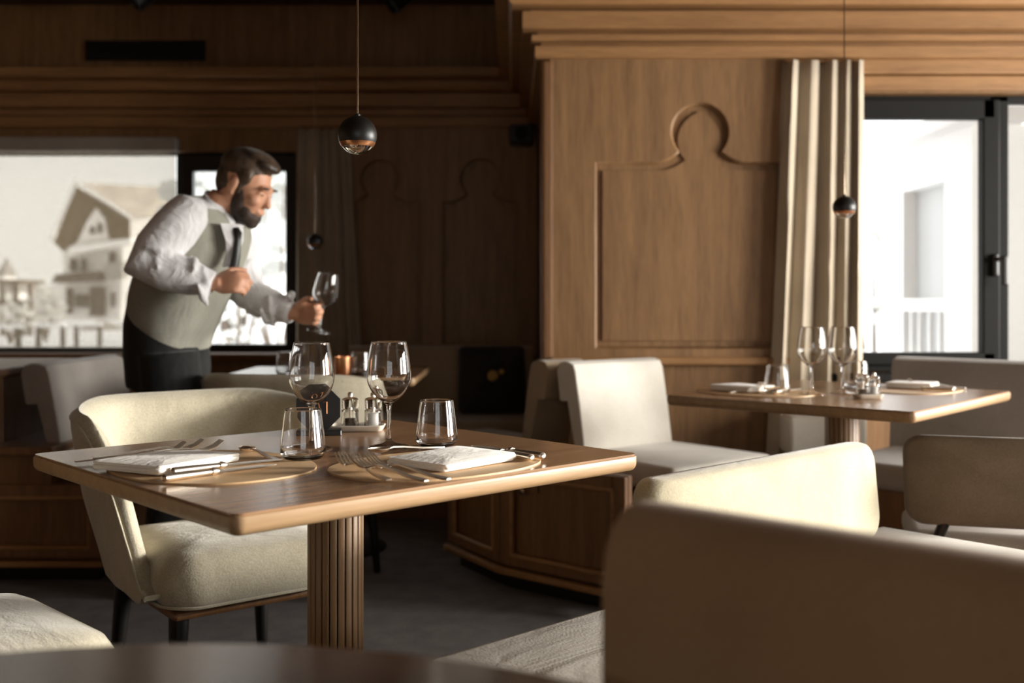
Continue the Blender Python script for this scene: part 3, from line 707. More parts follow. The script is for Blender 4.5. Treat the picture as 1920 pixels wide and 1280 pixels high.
# dark oak base boxes of the benches
def frame_face(t, p0, p1, z0, z1, w_=0.045, key=False):
    """stiles, rails and a sunk panel on the vertical face from p0 to p1"""
    p0, p1 = Vector((p0[0], p0[1], 0)), Vector((p1[0], p1[1], 0)); L = (p1 - p0).length; d = (p1 - p0) / L
    X = Matrix(((d.x, -d.y, 0, p0.x), (d.y, d.x, 0, p0.y), (0, 0, 1, 0), (0, 0, 0, 1)))
    MB().rbox(0, w_, -0.02, 0.0, z0, z1, 0.004, 2, X).build('stile', 'cab_wood', t)
    MB().rbox(L - w_, L, -0.02, 0.0, z0, z1, 0.004, 2, X).build('stile', 'cab_wood', t)
    MB().rbox(w_, L - w_, -0.02, 0.0, z1 - w_, z1, 0.004, 2, X).build('rail', 'cab_wood', t)
    MB().rbox(w_, L - w_, -0.02, 0.0, z0, z0 + w_ * 0.7, 0.004, 2, X).build('rail', 'cab_wood', t)
    for a, c in (((w_, -0.014, z0 + w_ * 0.7), (L - w_, -0.014, z0 + w_ * 0.7)), ((w_, -0.014, z1 - w_), (L - w_, -0.014, z1 - w_)), ((w_, -0.014, z0 + w_ * 0.7), (w_, -0.014, z1 - w_)), ((L - w_, -0.014, z0 + w_ * 0.7), (L - w_, -0.014, z1 - w_))):
        MB().tube([a, c], 0.010, 8, X).build('bead', 'cornice_wood', t, smooth=60)
    MB().rbox(-0.01, L + 0.01, -0.035, 0.0, z0 - 0.035, z0 - 0.012, 0.006, 2, X).build('skirting', 'cornice_wood', t)
    if key:
        MB().lathe([(0.001, 0), (0.012, 0), (0.012, 0.005), (0.001, 0.007)], 16, X @ Matrix.Translation((w_ + 0.05, -0.012, z1 - w_ - 0.05)) @ Matrix.Rotation(PI / 2, 4, 'X')).build('key_plate', 'steel_dark', t)
t = thing('bench_cabinet', 'oak panelled cabinet base with canted corner behind the 01 table', 'cabinet', (0, 0, 0))
poly = [(-0.03, 3.84), (0.385, 3.485), (0.95, 4.08), (0.66, 4.48), (0.12, 4.52), (-0.24, 4.2)]
MB().prism([poly], 0.09, 0.37).build('body', 'cab_wood', t)
MB().prism([[(x * 0.94 + 0.02, 3.9 + (y - 3.9) * 0.9 + 0.03) for x, y in poly]], 0.0, 0.09).build('plinth', 'black_wood', t)
MB().prism([[(-0.06, 3.83), (0.08, 3.70), (0.20, 4.02), (0.0, 4.28), (-0.26, 4.2)]], 0.47, 0.50).build('top_board', 'cab_wood', t)
MB().prism([[(-0.03, 3.84), (0.09, 3.73), (0.18, 4.02), (0.0, 4.26), (-0.24, 4.2)]], 0.37, 0.47).build('upper_body', 'cab_wood', t)
dd = (Vector((0.385, 3.485)) - Vector((-0.03, 3.84))).normalized()
MB().prism([[(-0.03, 3.84), (0.385, 3.485), (0.385 - dd.y * 0.02, 3.485 + dd.x * 0.02), (-0.03 - dd.y * 0.02, 3.84 + dd.x * 0.02)]], 0.37, 0.472).build('end_board', 'cab_wood', t)
frame_face(t, poly[0], poly[1], 0.10, 0.47, 0.05, True)
frame_face(t, poly[5], poly[0], 0.10, 0.47, 0.05)
t = thing('bench_cabinet', 'dark oak bench box with lit ledge at the left edge of the photo', 'cabinet', (0, 0, 0))
MB().box(-2.7, -1.52, 3.93, 4.75, 0.09, 0.37).build('body', 'cab_wood', t)
MB().box(-2.7, -1.72, 3.93, 4.75, 0.37, 0.48).build('upper_body', 'cab_wood', t)
MB().rbox(-2.72, -1.70, 3.89, 4.75, 0.48, 0.51, 0.006).build('top_board', 'cab_wood', t)
MB().box(-2.68, -1.56, 3.98, 4.7, 0, 0.09).build('plinth', 'black_wood', t)
frame_face(t, (-2.7, 3.93), (-1.52, 3.93), 0.10, 0.37, 0.05)
t = thing('low_partition', 'low dark oak partition behind the grey bench end at the left', 'partition', (0, 0, 0))
MB().box(-2.6, -1.95, 4.0, 4.75, 0.51, 0.765).build('body', 'cab_wood', t)
MB().rbox(-2.62, -1.93, 3.97, 4.77, 0.765, 0.795, 0.006).build('cap', 'cab_wood', t)

# long bench along the near-right edge of the main table
t = thing('long_bench', 'wrinkled cream leather bench with beige back at the near edge of the 01 table', 'bench', (-0.11, 1.744, 0), math.radians(43))
MB().rbox(-0.30, 1.46, -0.50, 0.0, 0.385, 0.47, 0.018, 3).build('seat', 'seat_leather', t, smooth=50)
MB().rbox(-0.27, 1.42, -0.44, -0.02, 0.06, 0.385, 0.006).build('base', 'cab_wood', t)
MB().rbox(-0.24, 1.39, -0.40, -0.05, 0.0, 0.06, 0.004).build('plinth', 'black_wood', t)
b = MB(); plate(b, 0.47, 1.34, 0.475, 0.702, 0.055, 0.075, lambda x, z: -0.055 + 0.16 * (z - 0.475), None, 0.06)
b.build('backrest', 'beige_fab', t, smooth=60)

# high bench back in the near foreground
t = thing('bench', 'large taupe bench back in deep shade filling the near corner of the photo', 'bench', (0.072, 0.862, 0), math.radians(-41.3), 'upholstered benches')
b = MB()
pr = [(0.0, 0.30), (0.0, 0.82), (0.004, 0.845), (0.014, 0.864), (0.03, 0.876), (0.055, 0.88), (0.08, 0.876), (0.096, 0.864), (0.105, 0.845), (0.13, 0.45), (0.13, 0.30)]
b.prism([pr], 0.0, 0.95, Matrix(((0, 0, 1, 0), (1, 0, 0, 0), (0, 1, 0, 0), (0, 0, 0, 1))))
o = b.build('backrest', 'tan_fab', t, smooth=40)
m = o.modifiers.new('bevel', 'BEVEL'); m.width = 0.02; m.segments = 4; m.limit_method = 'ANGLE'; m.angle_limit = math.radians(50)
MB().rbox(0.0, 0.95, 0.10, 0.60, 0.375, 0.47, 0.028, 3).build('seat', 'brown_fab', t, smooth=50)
MB().rbox(0.02, 0.93, 0.02, 0.56, 0.0, 0.375, 0.006).build('base', 'cab_wood', t)

# low-backed chairs of the alcove table
t = thing('low_chair', 'brown-grey low-backed chair with pale rim at the right edge of the photo', 'chair', (1.30, 2.79, 0), math.radians(163.7), 'low-backed chairs at the alcove table')
b = MB(); plate(b, -0.25, 0.25, 0.452, 0.70, 0.05, 0.045, lambda x, z: 0.03 + 0.28 * (z - 0.45) - 0.55 * x * x, None, 0.05); b.build('backrest', 'taupe_dark', t, smooth=60)
MB().rbox(-0.23, 0.23, -0.35, -0.01, 0.36, 0.43, 0.025, 3).build('seat', 'grey_fab', t, smooth=50)
MB().box(-0.21, 0.21, -0.32, -0.03, 0.335, 0.36).build('seat_frame', 'black_wood', t)
for x in (-0.19, 0.19):
    MB().tube([(x, -0.03, 0.0), (x * 0.95, -0.01, 0.36), (x * 0.7, 0.03, 0.50)], [0.012, 0.016, 0.014], 10).build('leg', 'black_wood', t, smooth=60)
    MB().tube([(x * 1.05, -0.32, 0.0), (x * 0.95, -0.30, 0.345)], [0.012, 0.017], 10).build('leg', 'black_wood', t, smooth=60)
dup(t, (1.74, 3.07, 0), math.radians(178), 'low-backed chair whose rim peeks over the one at the right edge')

# cushion leaning on the dark bench
t = thing('throw_cushion', 'black patterned throw cushion on the dark back bench', 'cushion', (-0.10, 5.40, 0.47), 0.12)
b = MB(); rings = []
for f, d in ((0.03, -0.5), (0.4, -0.48), (0.75, -0.38), (0.93, -0.18), (1.0, 0), (0.93, 0.18), (0.75, 0.38), (0.4, 0.48), (0.03, 0.5)):
    rings.append([(x * f, 0.02 + d * 0.13 + 0.25 * (z + 0.18) * 0.5, 0.175 + z * f) for x, z in rrect(0.175, 0.175, 0.03)])
b.loft(rings); b.build('cover', 'cushion', t, smooth=70)
for (x, z, r) in ((0.0, 0.20, 0.028), (0.03, 0.15, 0.02), (-0.02, 0.13, 0.016), (0.045, 0.22, 0.014)):
    MB().ell((x, -0.045 + 0.125 * (z), z), (r, 0.006, r), None, 12, 6).build('print', 'gold_print', t, smooth=60)

# ---- pendant lamps
def pendant(loc, r, label):
    t = thing('pendant_lamp', label, 'lamp', loc, 0, 'black globe pendant lamps')
    pr_ = [(r * math.cos(a), r * math.sin(a)) for a in [math.radians(x) for x in range(-22, 90, 4)]] + [(0.0005, r)]
    MB().lathe([(r * 0.6, r * math.sin(math.radians(-20)))] + pr_, 48).build('shade', 'black', t, smooth=60)
    a1, a2 = math.radians(-22), math.radians(-37)
    MB().lathe([(r * math.cos(a) * 1.0, r * math.sin(a)) for a in (a1, a1 - 0.06, a1 - 0.13, a1 - 0.2, a2)] + [(r * math.cos(a2) * 0.94, r * math.sin(a2)), (r * 0.55, r * math.sin(a1) * 0.4)], 48).build('copper_ring', 'copper', t, smooth=50)
    pl = [(r * 0.97 * math.cos(a), r * 0.99 * math.sin(a)) for a in [math.radians(x) for x in range(-36, -90, -6)]]
    MB().lathe([(0.0005, r * math.sin(a2) * 0.8)] + [(r * 0.72, r * math.sin(a2) * 0.9)] + pl + [(0.0005, -r * 0.99)], 48).build('lens', 'glass', t, smooth=50)
    MB().lathe([(0.0005, -r * 0.30), (r * 0.22, -r * 0.30), (r * 0.22, -r * 0.36), (0.0005, -r * 0.38)], 20).build('bulb', 'glow', t)
    MB().lathe([(0.006, r * 0.98), (0.006, r * 1.06), (0.0018, r * 1.12)], 12).build('cord_grip', 'black', t)
    MB().tube([(0, 0, r * 1.02), (0, 0, CEIL - loc[2])], 0.0021, 8).build('cord', 'steel_dark', t, smooth=60)
    MB().lathe([(0.045, CEIL - loc[2] - 0.025), (0.05, CEIL - loc[2] - 0.02), (0.05, CEIL - loc[2])], 24).build('canopy', 'black', t, smooth=40)
pendant((-0.308, 2.10, 1.381), 0.0388, 'black globe pendant with copper ring over the 01 table')
pendant((1.135, 3.6, 1.372), 0.0388, 'small black globe pendant in front of the light curtain')
pendant((-0.98, 5.25, 1.348), 0.0388, 'tiny black globe pendant above the waiter\'s raised glass')

# ================================================================== TABLEWARE
def prof2(pts, k=3): return [(max(p.x, 0.0003), p.y) for p in crom([(a, c, 0) for a, c in pts], k)]
wine_prof = prof2([(0.0003, 0.0), (0.038, 0.0), (0.0415, 0.0018), (0.038, 0.0045), (0.018, 0.0085), (0.007, 0.015), (0.0045, 0.03), (0.004, 0.055), (0.0045, 0.078), (0.008, 0.091), (0.02, 0.099), (0.034, 0.113),
                   (0.0428, 0.13), (0.0455, 0.147), (0.044, 0.17), (0.0405, 0.195), (0.0363, 0.216), (0.0357, 0.2166), (0.0352, 0.216), (0.0394, 0.195), (0.0429, 0.17), (0.0444, 0.147), (0.0417, 0.1305),
                   (0.0328, 0.1145), (0.019, 0.1015), (0.007, 0.0965), (0.0003, 0.0955)])
tumb_prof = prof2([(0.0003, 0.001), (0.030, 0.0), (0.0365, 0.003), (0.0415, 0.010), (0.0428, 0.019), (0.0415, 0.032), (0.038, 0.062), (0.0342, 0.0917), (0.0337, 0.0922), (0.0331, 0.0917), (0.0369, 0.062),
                   (0.0403, 0.032), (0.0413, 0.021), (0.039, 0.013), (0.033, 0.0095), (0.0003, 0.009)])
wine_me = MB().lathe(wine_prof, 48).build('wine_glass', 'glass', None, 60)
tumb_me = MB().lathe(tumb_prof, 48).build('water_tumbler', 'glass', None, 60)
def place_copy(proto, first, loc, rotz, label, cat, group):
    o = proto if first else proto.copy()
    if not first: C.objects.link(o)
    o.location = loc; o.rotation_euler = (0, 0, rotz); return tag(o, label, cat, group)
ZT = 0.75; ZM = 0.753
G1, G2 = 'stemmed wine glasses', 'clear water tumblers'
place_copy(wine_me, True, (-0.253, 2.167, ZT), 0, 'tall wine glass beside the salt and pepper on the 01 table', 'wine glass', G1)
place_copy(wine_me, False, (-0.405, 2.132, ZT), 0.3, 'wine glass in front of the 01 sign, behind a tumbler', 'wine glass', G1)
place_copy(wine_me, False, (0.964, 3.39, ZT), 0, 'blurred wine glass on the alcove table nearer the pale bench', 'wine glass', G1)
place_copy(wine_me, False, (1.072, 3.42, ZT), 0, 'blurred wine glass on the alcove table beside the salt and pepper', 'wine glass', G1)
g = place_copy(wine_me, False, at(597, 622, 3.86), 0, 'wine glass held up by the waiter', 'wine glass', G1); g.rotation_euler = (0.08, 0.19, 0)
place_copy(tumb_me, True, (-0.155, 2.171, ZM), 0, 'empty tumbler standing alone behind the folded napkin', 'tumbler', G2)
place_copy(tumb_me, False, (-0.395, 1.993, ZM), 0.4, 'empty tumbler in front of the 01 sign', 'tumbler', G2)
place_copy(tumb_me, False, (0.862, 3.427, ZT), 0, 'blurred tumbler on the alcove table nearest the pale bench', 'tumbler', G2)
place_copy(tumb_me, False, (1.197, 3.66, ZT), 0, 'blurred tumbler on the alcove table behind the salt and pepper', 'tumbler', G2)
place_copy(tumb_me, False, (-0.93, 4.34, ZT), 0, 'tiny tumbler on the dark table nearest the waiter', 'tumbler', G2)
place_copy(tumb_me, False, (-0.62, 4.32, ZT), 0, 'tiny tumbler on the dark table beside the copper candle cup', 'tumbler', G2)
o = MB().lathe([(0.0003, 0), (0.03, 0), (0.034, 0.01), (0.036, 0.075), (0.034, 0.075), (0.032, 0.01), (0.0003, 0.008)], 32).build('candle_cup', 'copper', None, 50, (-0.69, 4.30, ZT)); tag(o, 'copper candle cup on the dark table behind the wine glasses', 'candle holder')

# placemats
def mat_obj(c, ang, a, b_, label):
    bm_ = MB(); bm_.prism([[(a * math.cos(x) * (abs(math.cos(x)) ** -0.12 if abs(math.cos(x)) > 1e-3 else 1), b_ * math.sin(x) * (abs(math.sin(x)) ** -0.12 if abs(math.sin(x)) > 1e-3 else 1)) for x in [2 * PI * (k + 0.5) / 72 for k in range(72)]]], 0, 0.003)
    o = bm_.build('placemat', 'mat_leather', None, 40, (c[0], c[1], ZT), ang); return tag(o, label, 'placemat', 'oval tan leather placemats')
mat_obj((-0.137, 1.935), TA, 0.208, 0.152, 'tan leather placemat under the napkin beside the lone tumbler')
mat_obj((-0.545, 1.915), TA + PI / 2, 0.205, 0.168, 'tan leather placemat at the table corner beside the velvet chair')
mat_obj((0.80, 3.47), TR + PI / 2, 0.2, 0.15, 'tan placemat on the alcove table near the pale bench')
mat_obj((1.36, 3.58), TR, 0.2, 0.15, 'tan placemat on the alcove table near the grey bench')

# napkins
def napkin(c, z, ang, lx, ly, label, seed):
    rnd = random.Random(seed); b = MB()
    for k in range(3):
        z0 = 0.0046 * k; n = 14; dx = rnd.uniform(-0.003, 0.003); dy = rnd.uniform(-0.003, 0.003)
        rings = []
        for f, h in ((0.5, 0.0), (0.985, 0.0), (1.0, 0.0028), (0.985, 0.0055), (0.9, 0.0062), (0.5, 0.0066)):
            ring = []
            for x, y in rrect(lx / 2, ly / 2, 0.008, 5):
                X, Y = x * f + dx, y * f + dy
                wv = 0.0032 * math.sin(X * 26 + seed) * (k + 1) / 3 + 0.002 * math.sin(Y * 31 + 2 * seed) * (k + 1) / 3
                ring.append((X, Y, 0.0025 + z0 + h + wv))
            rings.append(ring)
        b.loft(rings)
    o = b.build('napkin', 'napkin', None, 50, (c[0], c[1], z), ang); return tag(o, label, 'napkin', 'folded white napkins')
napkin((-0.11, 1.945), ZM, math.radians(47), 0.185, 0.155, 'folded white napkin in front of the lone tumbler', 1)
napkin((-0.622, 1.905), ZM, math.radians(62), 0.20, 0.165, 'folded white napkin among forks beside the velvet chair', 2)
napkin((0.77, 3.53), ZM, TR, 0.18, 0.15, 'blurred folded napkin on the alcove table near the pale bench', 3)
napkin((1.39, 3.66), ZM, TR + 0.2, 0.18, 0.15, 'blurred folded napkin on the alcove table near the grey bench', 4)

# cutlery, each lying along +x from handle end to tip
def strip(b, st):
    """st: list of (x, half width, z, thickness)"""
    rings = [[(x, -w_, z), (x, w_, z), (x, w_ * 0.8, z + t_), (x, -w_ * 0.8, z + t_)] for x, w_, z, t_ in st]
    b.loft(rings)
def fork_mesh():
    b = MB(); st = []
    for x, w_, z in ((0.0, 0.005, 0.002), (0.006, 0.0085, 0.002), (0.05, 0.0065, 0.004), (0.09, 0.0042, 0.010), (0.12, 0.0036, 0.013), (0.138, 0.007, 0.011), (0.148, 0.0115, 0.008), (0.158, 0.0125, 0.007)):
        st.append((x, w_, z, 0.0028))
    strip(b, st)
    for y in (-0.0105, -0.0035, 0.0035, 0.0105):
        b.tube([(0.156, y, 0.008), (0.172, y, 0.009), (0.188, y, 0.0145), (0.202, y * 0.95, 0.0245)], [0.0024, 0.0023, 0.0021, 0.0014], 6)
    return b
def knife_mesh():
    b = MB(); b.tube([(0, 0, 0.008), (0.004, 0, 0.008), (0.03, 0, 0.008), (0.085, 0, 0.0075), (0.098, 0, 0.0075)], [0.004, 0.0088, 0.0085, 0.0066, 0.006], 12, None, 0.75)
    b.tube([(0.094, 0, 0.0075), (0.100, 0, 0.0075), (0.108, 0, 0.0075)], [0.0078, 0.0085, 0.005], 12, None, 0.8)
    st = [(0.105, 0.005, 0.006, 0.0022), (0.118, 0.0085, 0.006, 0.002), (0.16, 0.0092, 0.005, 0.0018), (0.20, 0.0085, 0.004, 0.0016), (0.222, 0.005, 0.003, 0.0014), (0.230, 0.001, 0.003, 0.001)]
    strip(b, st); return b
def spoon_mesh():
    b = MB(); strip(b, [(0.0, 0.004, 0.002, 0.0026), (0.006, 0.0075, 0.002, 0.0026), (0.05, 0.005, 0.004, 0.0026), (0.09, 0.0032, 0.009, 0.0028), (0.112, 0.003, 0.010, 0.003), (0.124, 0.005, 0.008, 0.002)])
    rows_o, rows_i = [], []
    for i in range(13):
        u = i / 12; x = 0.118 + 0.048 * u; hw = 0.0155 * math.sqrt(max(0.0009, 1 - (2 * u - 1) ** 2)) * (1 + 0.12 * math.cos(PI * u))
        dep = 0.0085 * math.sin(PI * max(0.02, min(0.98, u))) ** 0.7
        rows_o.append([(x, hw * math.sin(a), 0.0105 - dep * math.cos(a)) for a in [PI * (k / 10 - 0.5) for k in range(11)]])
        rows_i.append([(x, hw * 0.93 * math.sin(a), 0.0112 - dep * 0.9 * math.cos(a)) for a in [PI * (k / 10 - 0.5) for k in range(11)]])
    b.loft([o_ + list(reversed(i_)) for o_, i_ in zip(rows_o, rows_i)]); return b
protos = {'fork': (fork_mesh().build('fork', 'steel', None, 40), 0.202), 'knife': (knife_mesh().build('knife', 'steel', None, 40), 0.23), 'spoon': (spoon_mesh().build('spoon', 'steel', None, 40), 0.166)}
used_k = set()
def lay(kind, ph, pt, label, group, z=ZM, roll=0.0, L=None):
    """lay a piece with its tip near pt and its handle towards ph (points on the table)"""
    o, LL = protos[kind]
    if kind in used_k: o = o.copy(); C.objects.link(o)
    used_k.add(kind)
    d = (Vector(pt) - Vector(ph)); d.z = 0; ang = math.atan2(d.y, d.x); d.normalize(); p = Vector(pt) - d * LL
    o.location = (p.x, p.y, z); o.rotation_euler = (roll, 0, ang); return tag(o, label, kind, group)
gl = 'cutlery on the placemat beside the velvet chair'; gr = 'cutlery on the placemat beside the lone tumbler'
lay('fork', on(178, 865, ZM), on(347, 833, 0.772), 'steel fork with handle end farthest out, beside the velvet chair', gl)
lay('fork', on(228, 862, ZM), on(380, 832, 0.772), 'middle steel fork of the three beside the velvet chair', gl, ZM + 0.004)
lay('fork', on(262, 866, ZM), on(416, 828, 0.778), 'steel fork partly under the napkin beside the velvet chair', gl, ZM + 0.004)
lay('knife', on(300, 906, ZM), on(518, 874, ZM), 'steel table knife nearest the table edge by the velvet chair setting', gl)
lay('knife', on(272, 899, ZM), on(530, 864, ZM), 'steel table knife against the folded napkin by the velvet chair setting', gl)
sp = lay('spoon', on(530, 868, ZM), on(454, 846, ZM), 'dessert spoon with dark bowl left of the front tumbler', gl)
lay('fork', on(738, 906, ZM), on(638, 855, 0.770), 'steel fork with outermost tines beside the napkin of the lone tumbler setting', gr)
lay('fork', on(762, 902, ZM), on(664, 862, 0.772), 'middle steel fork leaning over the tan mat edge by the lone tumbler setting', gr, ZM + 0.004)
lay('fork', on(806, 898, ZM), on(692, 857, 0.774), 'steel fork closest to the napkin of the lone tumbler setting', gr, ZM + 0.002)
lay('spoon', on(800, 843, ZM), on(690, 852, ZM), 'dessert spoon below the foot of the tall wine glass', gr)
lay('knife', on(1012, 869, ZM), on(868, 840, ZM), 'steel table knife beside the napkin of the lone tumbler setting', gr)
lay('knife', on(1030, 865, ZM), on(884, 838, ZM), 'steel table knife farthest from the napkin of the lone tumbler setting', gr)
ga = 'blurred cutlery on the alcove table'
lay('fork', (0.70, 3.40, 0), (0.84, 3.55, 0), 'blurred fork on the alcove table near the pale bench', ga)
lay('knife', (0.84, 3.36, 0), (0.97, 3.54, 0), 'blurred knife on the alcove table in front of its wine glasses', ga)
lay('fork', (1.55, 3.56, 0), (1.40, 3.72, 0), 'blurred fork on the alcove table near the grey bench', ga)
lay('knife', (1.50, 3.50, 0), (1.30, 3.66, 0), 'blurred knife on the alcove table near the grey bench', ga)
lay('knife', (1.47, 3.45, 0), (1.27, 3.60, 0), 'second blurred knife on the alcove table near the grey bench', ga)

# table number sign
t = thing('table_number', 'black octagonal table sign with copper number 01', 'sign', (-0.436, 2.372, ZT), math.radians(8))
MB().rbox(-0.05, 0.052, -0.022, 0.022, 0, 0.012, 0.0015, 1).build('base', 'black', t)
oc = [(0.049 * math.cos(PI / 8 + k * PI / 4) / math.cos(PI / 8), 0.049 * math.sin(PI / 8 + k * PI / 4) / math.cos(PI / 8)) for k in range(8)]
pl_ = MB().prism([oc], -0.002, 0.002, Matrix.Translation((0, 0, 0.06)) @ UP).build('plate', 'black', t)
def stroke(pts, r=0.0013): return MB().tube([(x, -0.003, 0.06 + z) for x, z in pts], r, 6)
stroke([(0.0085 * math.cos(a) - 0.006, 0.0135 * math.sin(a) + 0.001) for a in [2 * PI * k / 24 for k in range(25)]]).build('digit_zero', 'copper', pl_)
stroke([(0.011, 0.0142), (0.019, 0.0142), (0.019, -0.0125)]).build('digit_one', 'copper', pl_)

# salt and pepper on trays
def mill(parent_name, label, loc, fill, sc=1.0):
    t = thing(parent_name, label, 'grinder', loc, 0, 'clear salt and pepper mills'); t.scale = (sc, sc, sc)
    MB().lathe(prof2([(0.0003, 0), (0.019, 0), (0.0205, 0.003), (0.0195, 0.03), (0.0195, 0.042), (0.0175, 0.044), (0.0175, 0.042), (0.0178, 0.03), (0.0178, 0.006), (0.0003, 0.004)], 2), 32).build('jar', 'acrylic', t, 50)
    MB().lathe([(0.0003, 0.0045), (0.0125, 0.0045), (0.0125, 0.024 if fill == 'pepper' else 0.036), (0.0003, 0.026 if fill == 'pepper' else 0.038)], 24).build('filling', fill, t, 50)
    MB().lathe([(0.004, 0.02), (0.004, 0.05)], 10).build('spindle', 'steel', t, 50)
    cap_o = MB().lathe(prof2([(0.0003, 0.046), (0.017, 0.046), (0.0195, 0.049), (0.0195, 0.066), (0.017, 0.071), (0.006, 0.073), (0.0003, 0.073)], 2), 32).build('cap', 'acrylic', t, 50)
    MB().lathe([(0.003, 0.072), (0.006, 0.074), (0.006, 0.082), (0.003, 0.085)], 16).build('knob', 'steel', cap_o, 50)
    return t
def tray(label, loc, rotz, hx_=0.066, hy_=0.034):
    b = MB(); rings = []
    for ins, z in ((0.03, 0.002), (0.010, 0.0), (0.006, 0.002), (0.0, 0.013), (0.002, 0.0145), (0.004, 0.013), (0.009, 0.0045), (0.03, 0.0035)):
        rings.append([(x, y, z) for x, y in rrect(hx_ - ins, hy_ - ins, max(0.003, 0.016 - ins * 0.5), 5)])
    b.loft(rings); o = b.build('condiment_tray', 'porcelain', None, 50, loc, rotz); return tag(o, label, 'tray', 'small condiment trays')
tray('cream porcelain tray under the mills on the 01 table', (-0.361, 2.45, ZT), 0.03)
mill('pepper_mill', 'clear pepper mill on the tray beside the 01 sign', (-0.377, 2.455, ZT + 0.004), 'pepper')
mill('salt_mill', 'clear salt mill on the tray behind the tall wine glass', (-0.324, 2.457, ZT + 0.004), 'salt')
tray('dark little tray under the mills on the alcove table', (1.10, 3.26, ZT), 0.1, 0.045, 0.03)
mill('pepper_mill', 'blurred clear pepper mill on the alcove table', (1.085, 3.262, ZT + 0.004), 'pepper')
mill('salt_mill', 'blurred clear salt mill on the alcove table', (1.123, 3.27, ZT + 0.004), 'salt', 0.9)

# ================================================================== WAITER
MD = 3.80
def W(px, py, dy=0.0): return at(px, py, MD + dy) - WO
WO = Vector((at(315, 600, MD).x, MD, 0))
wt = thing('person', 'waiter in white shirt, grey vest and black trousers leaning forward with a wine glass', 'person', WO)
Lt = Vector((0.342, 0.94, 0))
def ring(bk, fr, b_, k=1.0, n=28, sq=0.85):
    p, q = W(*bk), W(*fr); c = (p + q) / 2; A_ = (q - p) / 2 * k; A_.y = -abs(A_.x) * 0.36
    out = []
    for j in range(n):
        a = 2 * PI * j / n; ca, sa = math.cos(a), math.sin(a)
        ca = math.copysign(abs(ca) ** sq, ca); sa = math.copysign(abs(sa) ** sq, sa)
        out.append(c + A_ * ca + Lt * (b_ * k * sa))
    return out
TOR = [((262, 562), (378, 640), 0.165), ((262, 540), (404, 582), 0.165), ((284, 490), (426, 520), 0.17), ((306, 432), (446, 466), 0.185), ((334, 388), (446, 426), 0.188), ((362, 367), (432, 398), 0.15), ((388, 366), (424, 388), 0.075)]
body = MB()
body.loft([ring((258, 640), (370, 660), 0.15, 0.8), ring((262, 590), (376, 610), 0.145, 0.8)] + [ring(a, c, d, 0.88) for a, c, d in TOR[1:]])
# neck and head
NB, HC = W(404, 388), W(462, 350)
body.tube([NB - Vector((0.03, 0, 0.05)), NB + Vector((0.03, 0, 0.02)), HC - Vector((0.055, 0, 0.055)), HC - Vector((0.03, 0, 0.0))], [0.066, 0.06, 0.057, 0.055], 16)
HR = Matrix.Rotation(math.radians(-14), 3, 'Z') @ Matrix.Rotation(math.radians(24), 3, 'Y')
HM = Matrix.Translation(HC) @ HR.to_4x4()
def he(b, c, r, rot=None): b.ell(c, r, rot, 20, 14, HM)
def rY(d): return Matrix.Rotation(math.radians(d), 3, 'Y')
he(body, (-0.018, 0, 0.035), (0.097, 0.076, 0.085)); he(body, (0.03, 0, -0.025), (0.066, 0.060, 0.088)); he(body, (0.04, 0, -0.082), (0.05, 0.046, 0.034))
he(body, (0.072, 0, -0.105), (0.02, 0.022, 0.016)); he(body, (0.098, 0, -0.012), (0.012, 0.011, 0.034), rY(-20)); he(body, (0.107, 0, -0.032), (0.014, 0.015, 0.012))
he(body, (0.082, 0, 0.022), (0.018, 0.05, 0.011)); he(body, (0.084, 0.022, -0.066), (0.012, 0.012, 0.008)); he(body, (0.09, 0, -0.066), (0.012, 0.022, 0.009))
for sg in (-1, 1):
    he(body, (0.062, sg * 0.04, -0.028), (0.03, 0.022, 0.022)); he(body, (0.076, sg * 0.031, 0.0), (0.014, 0.016, 0.010))
    he(body, (-0.012, sg * 0.079, -0.005), (0.021, 0.009, 0.032), rY(12)); he(body, (-0.006, sg * 0.078, -0.03), (0.012, 0.008, 0.012))
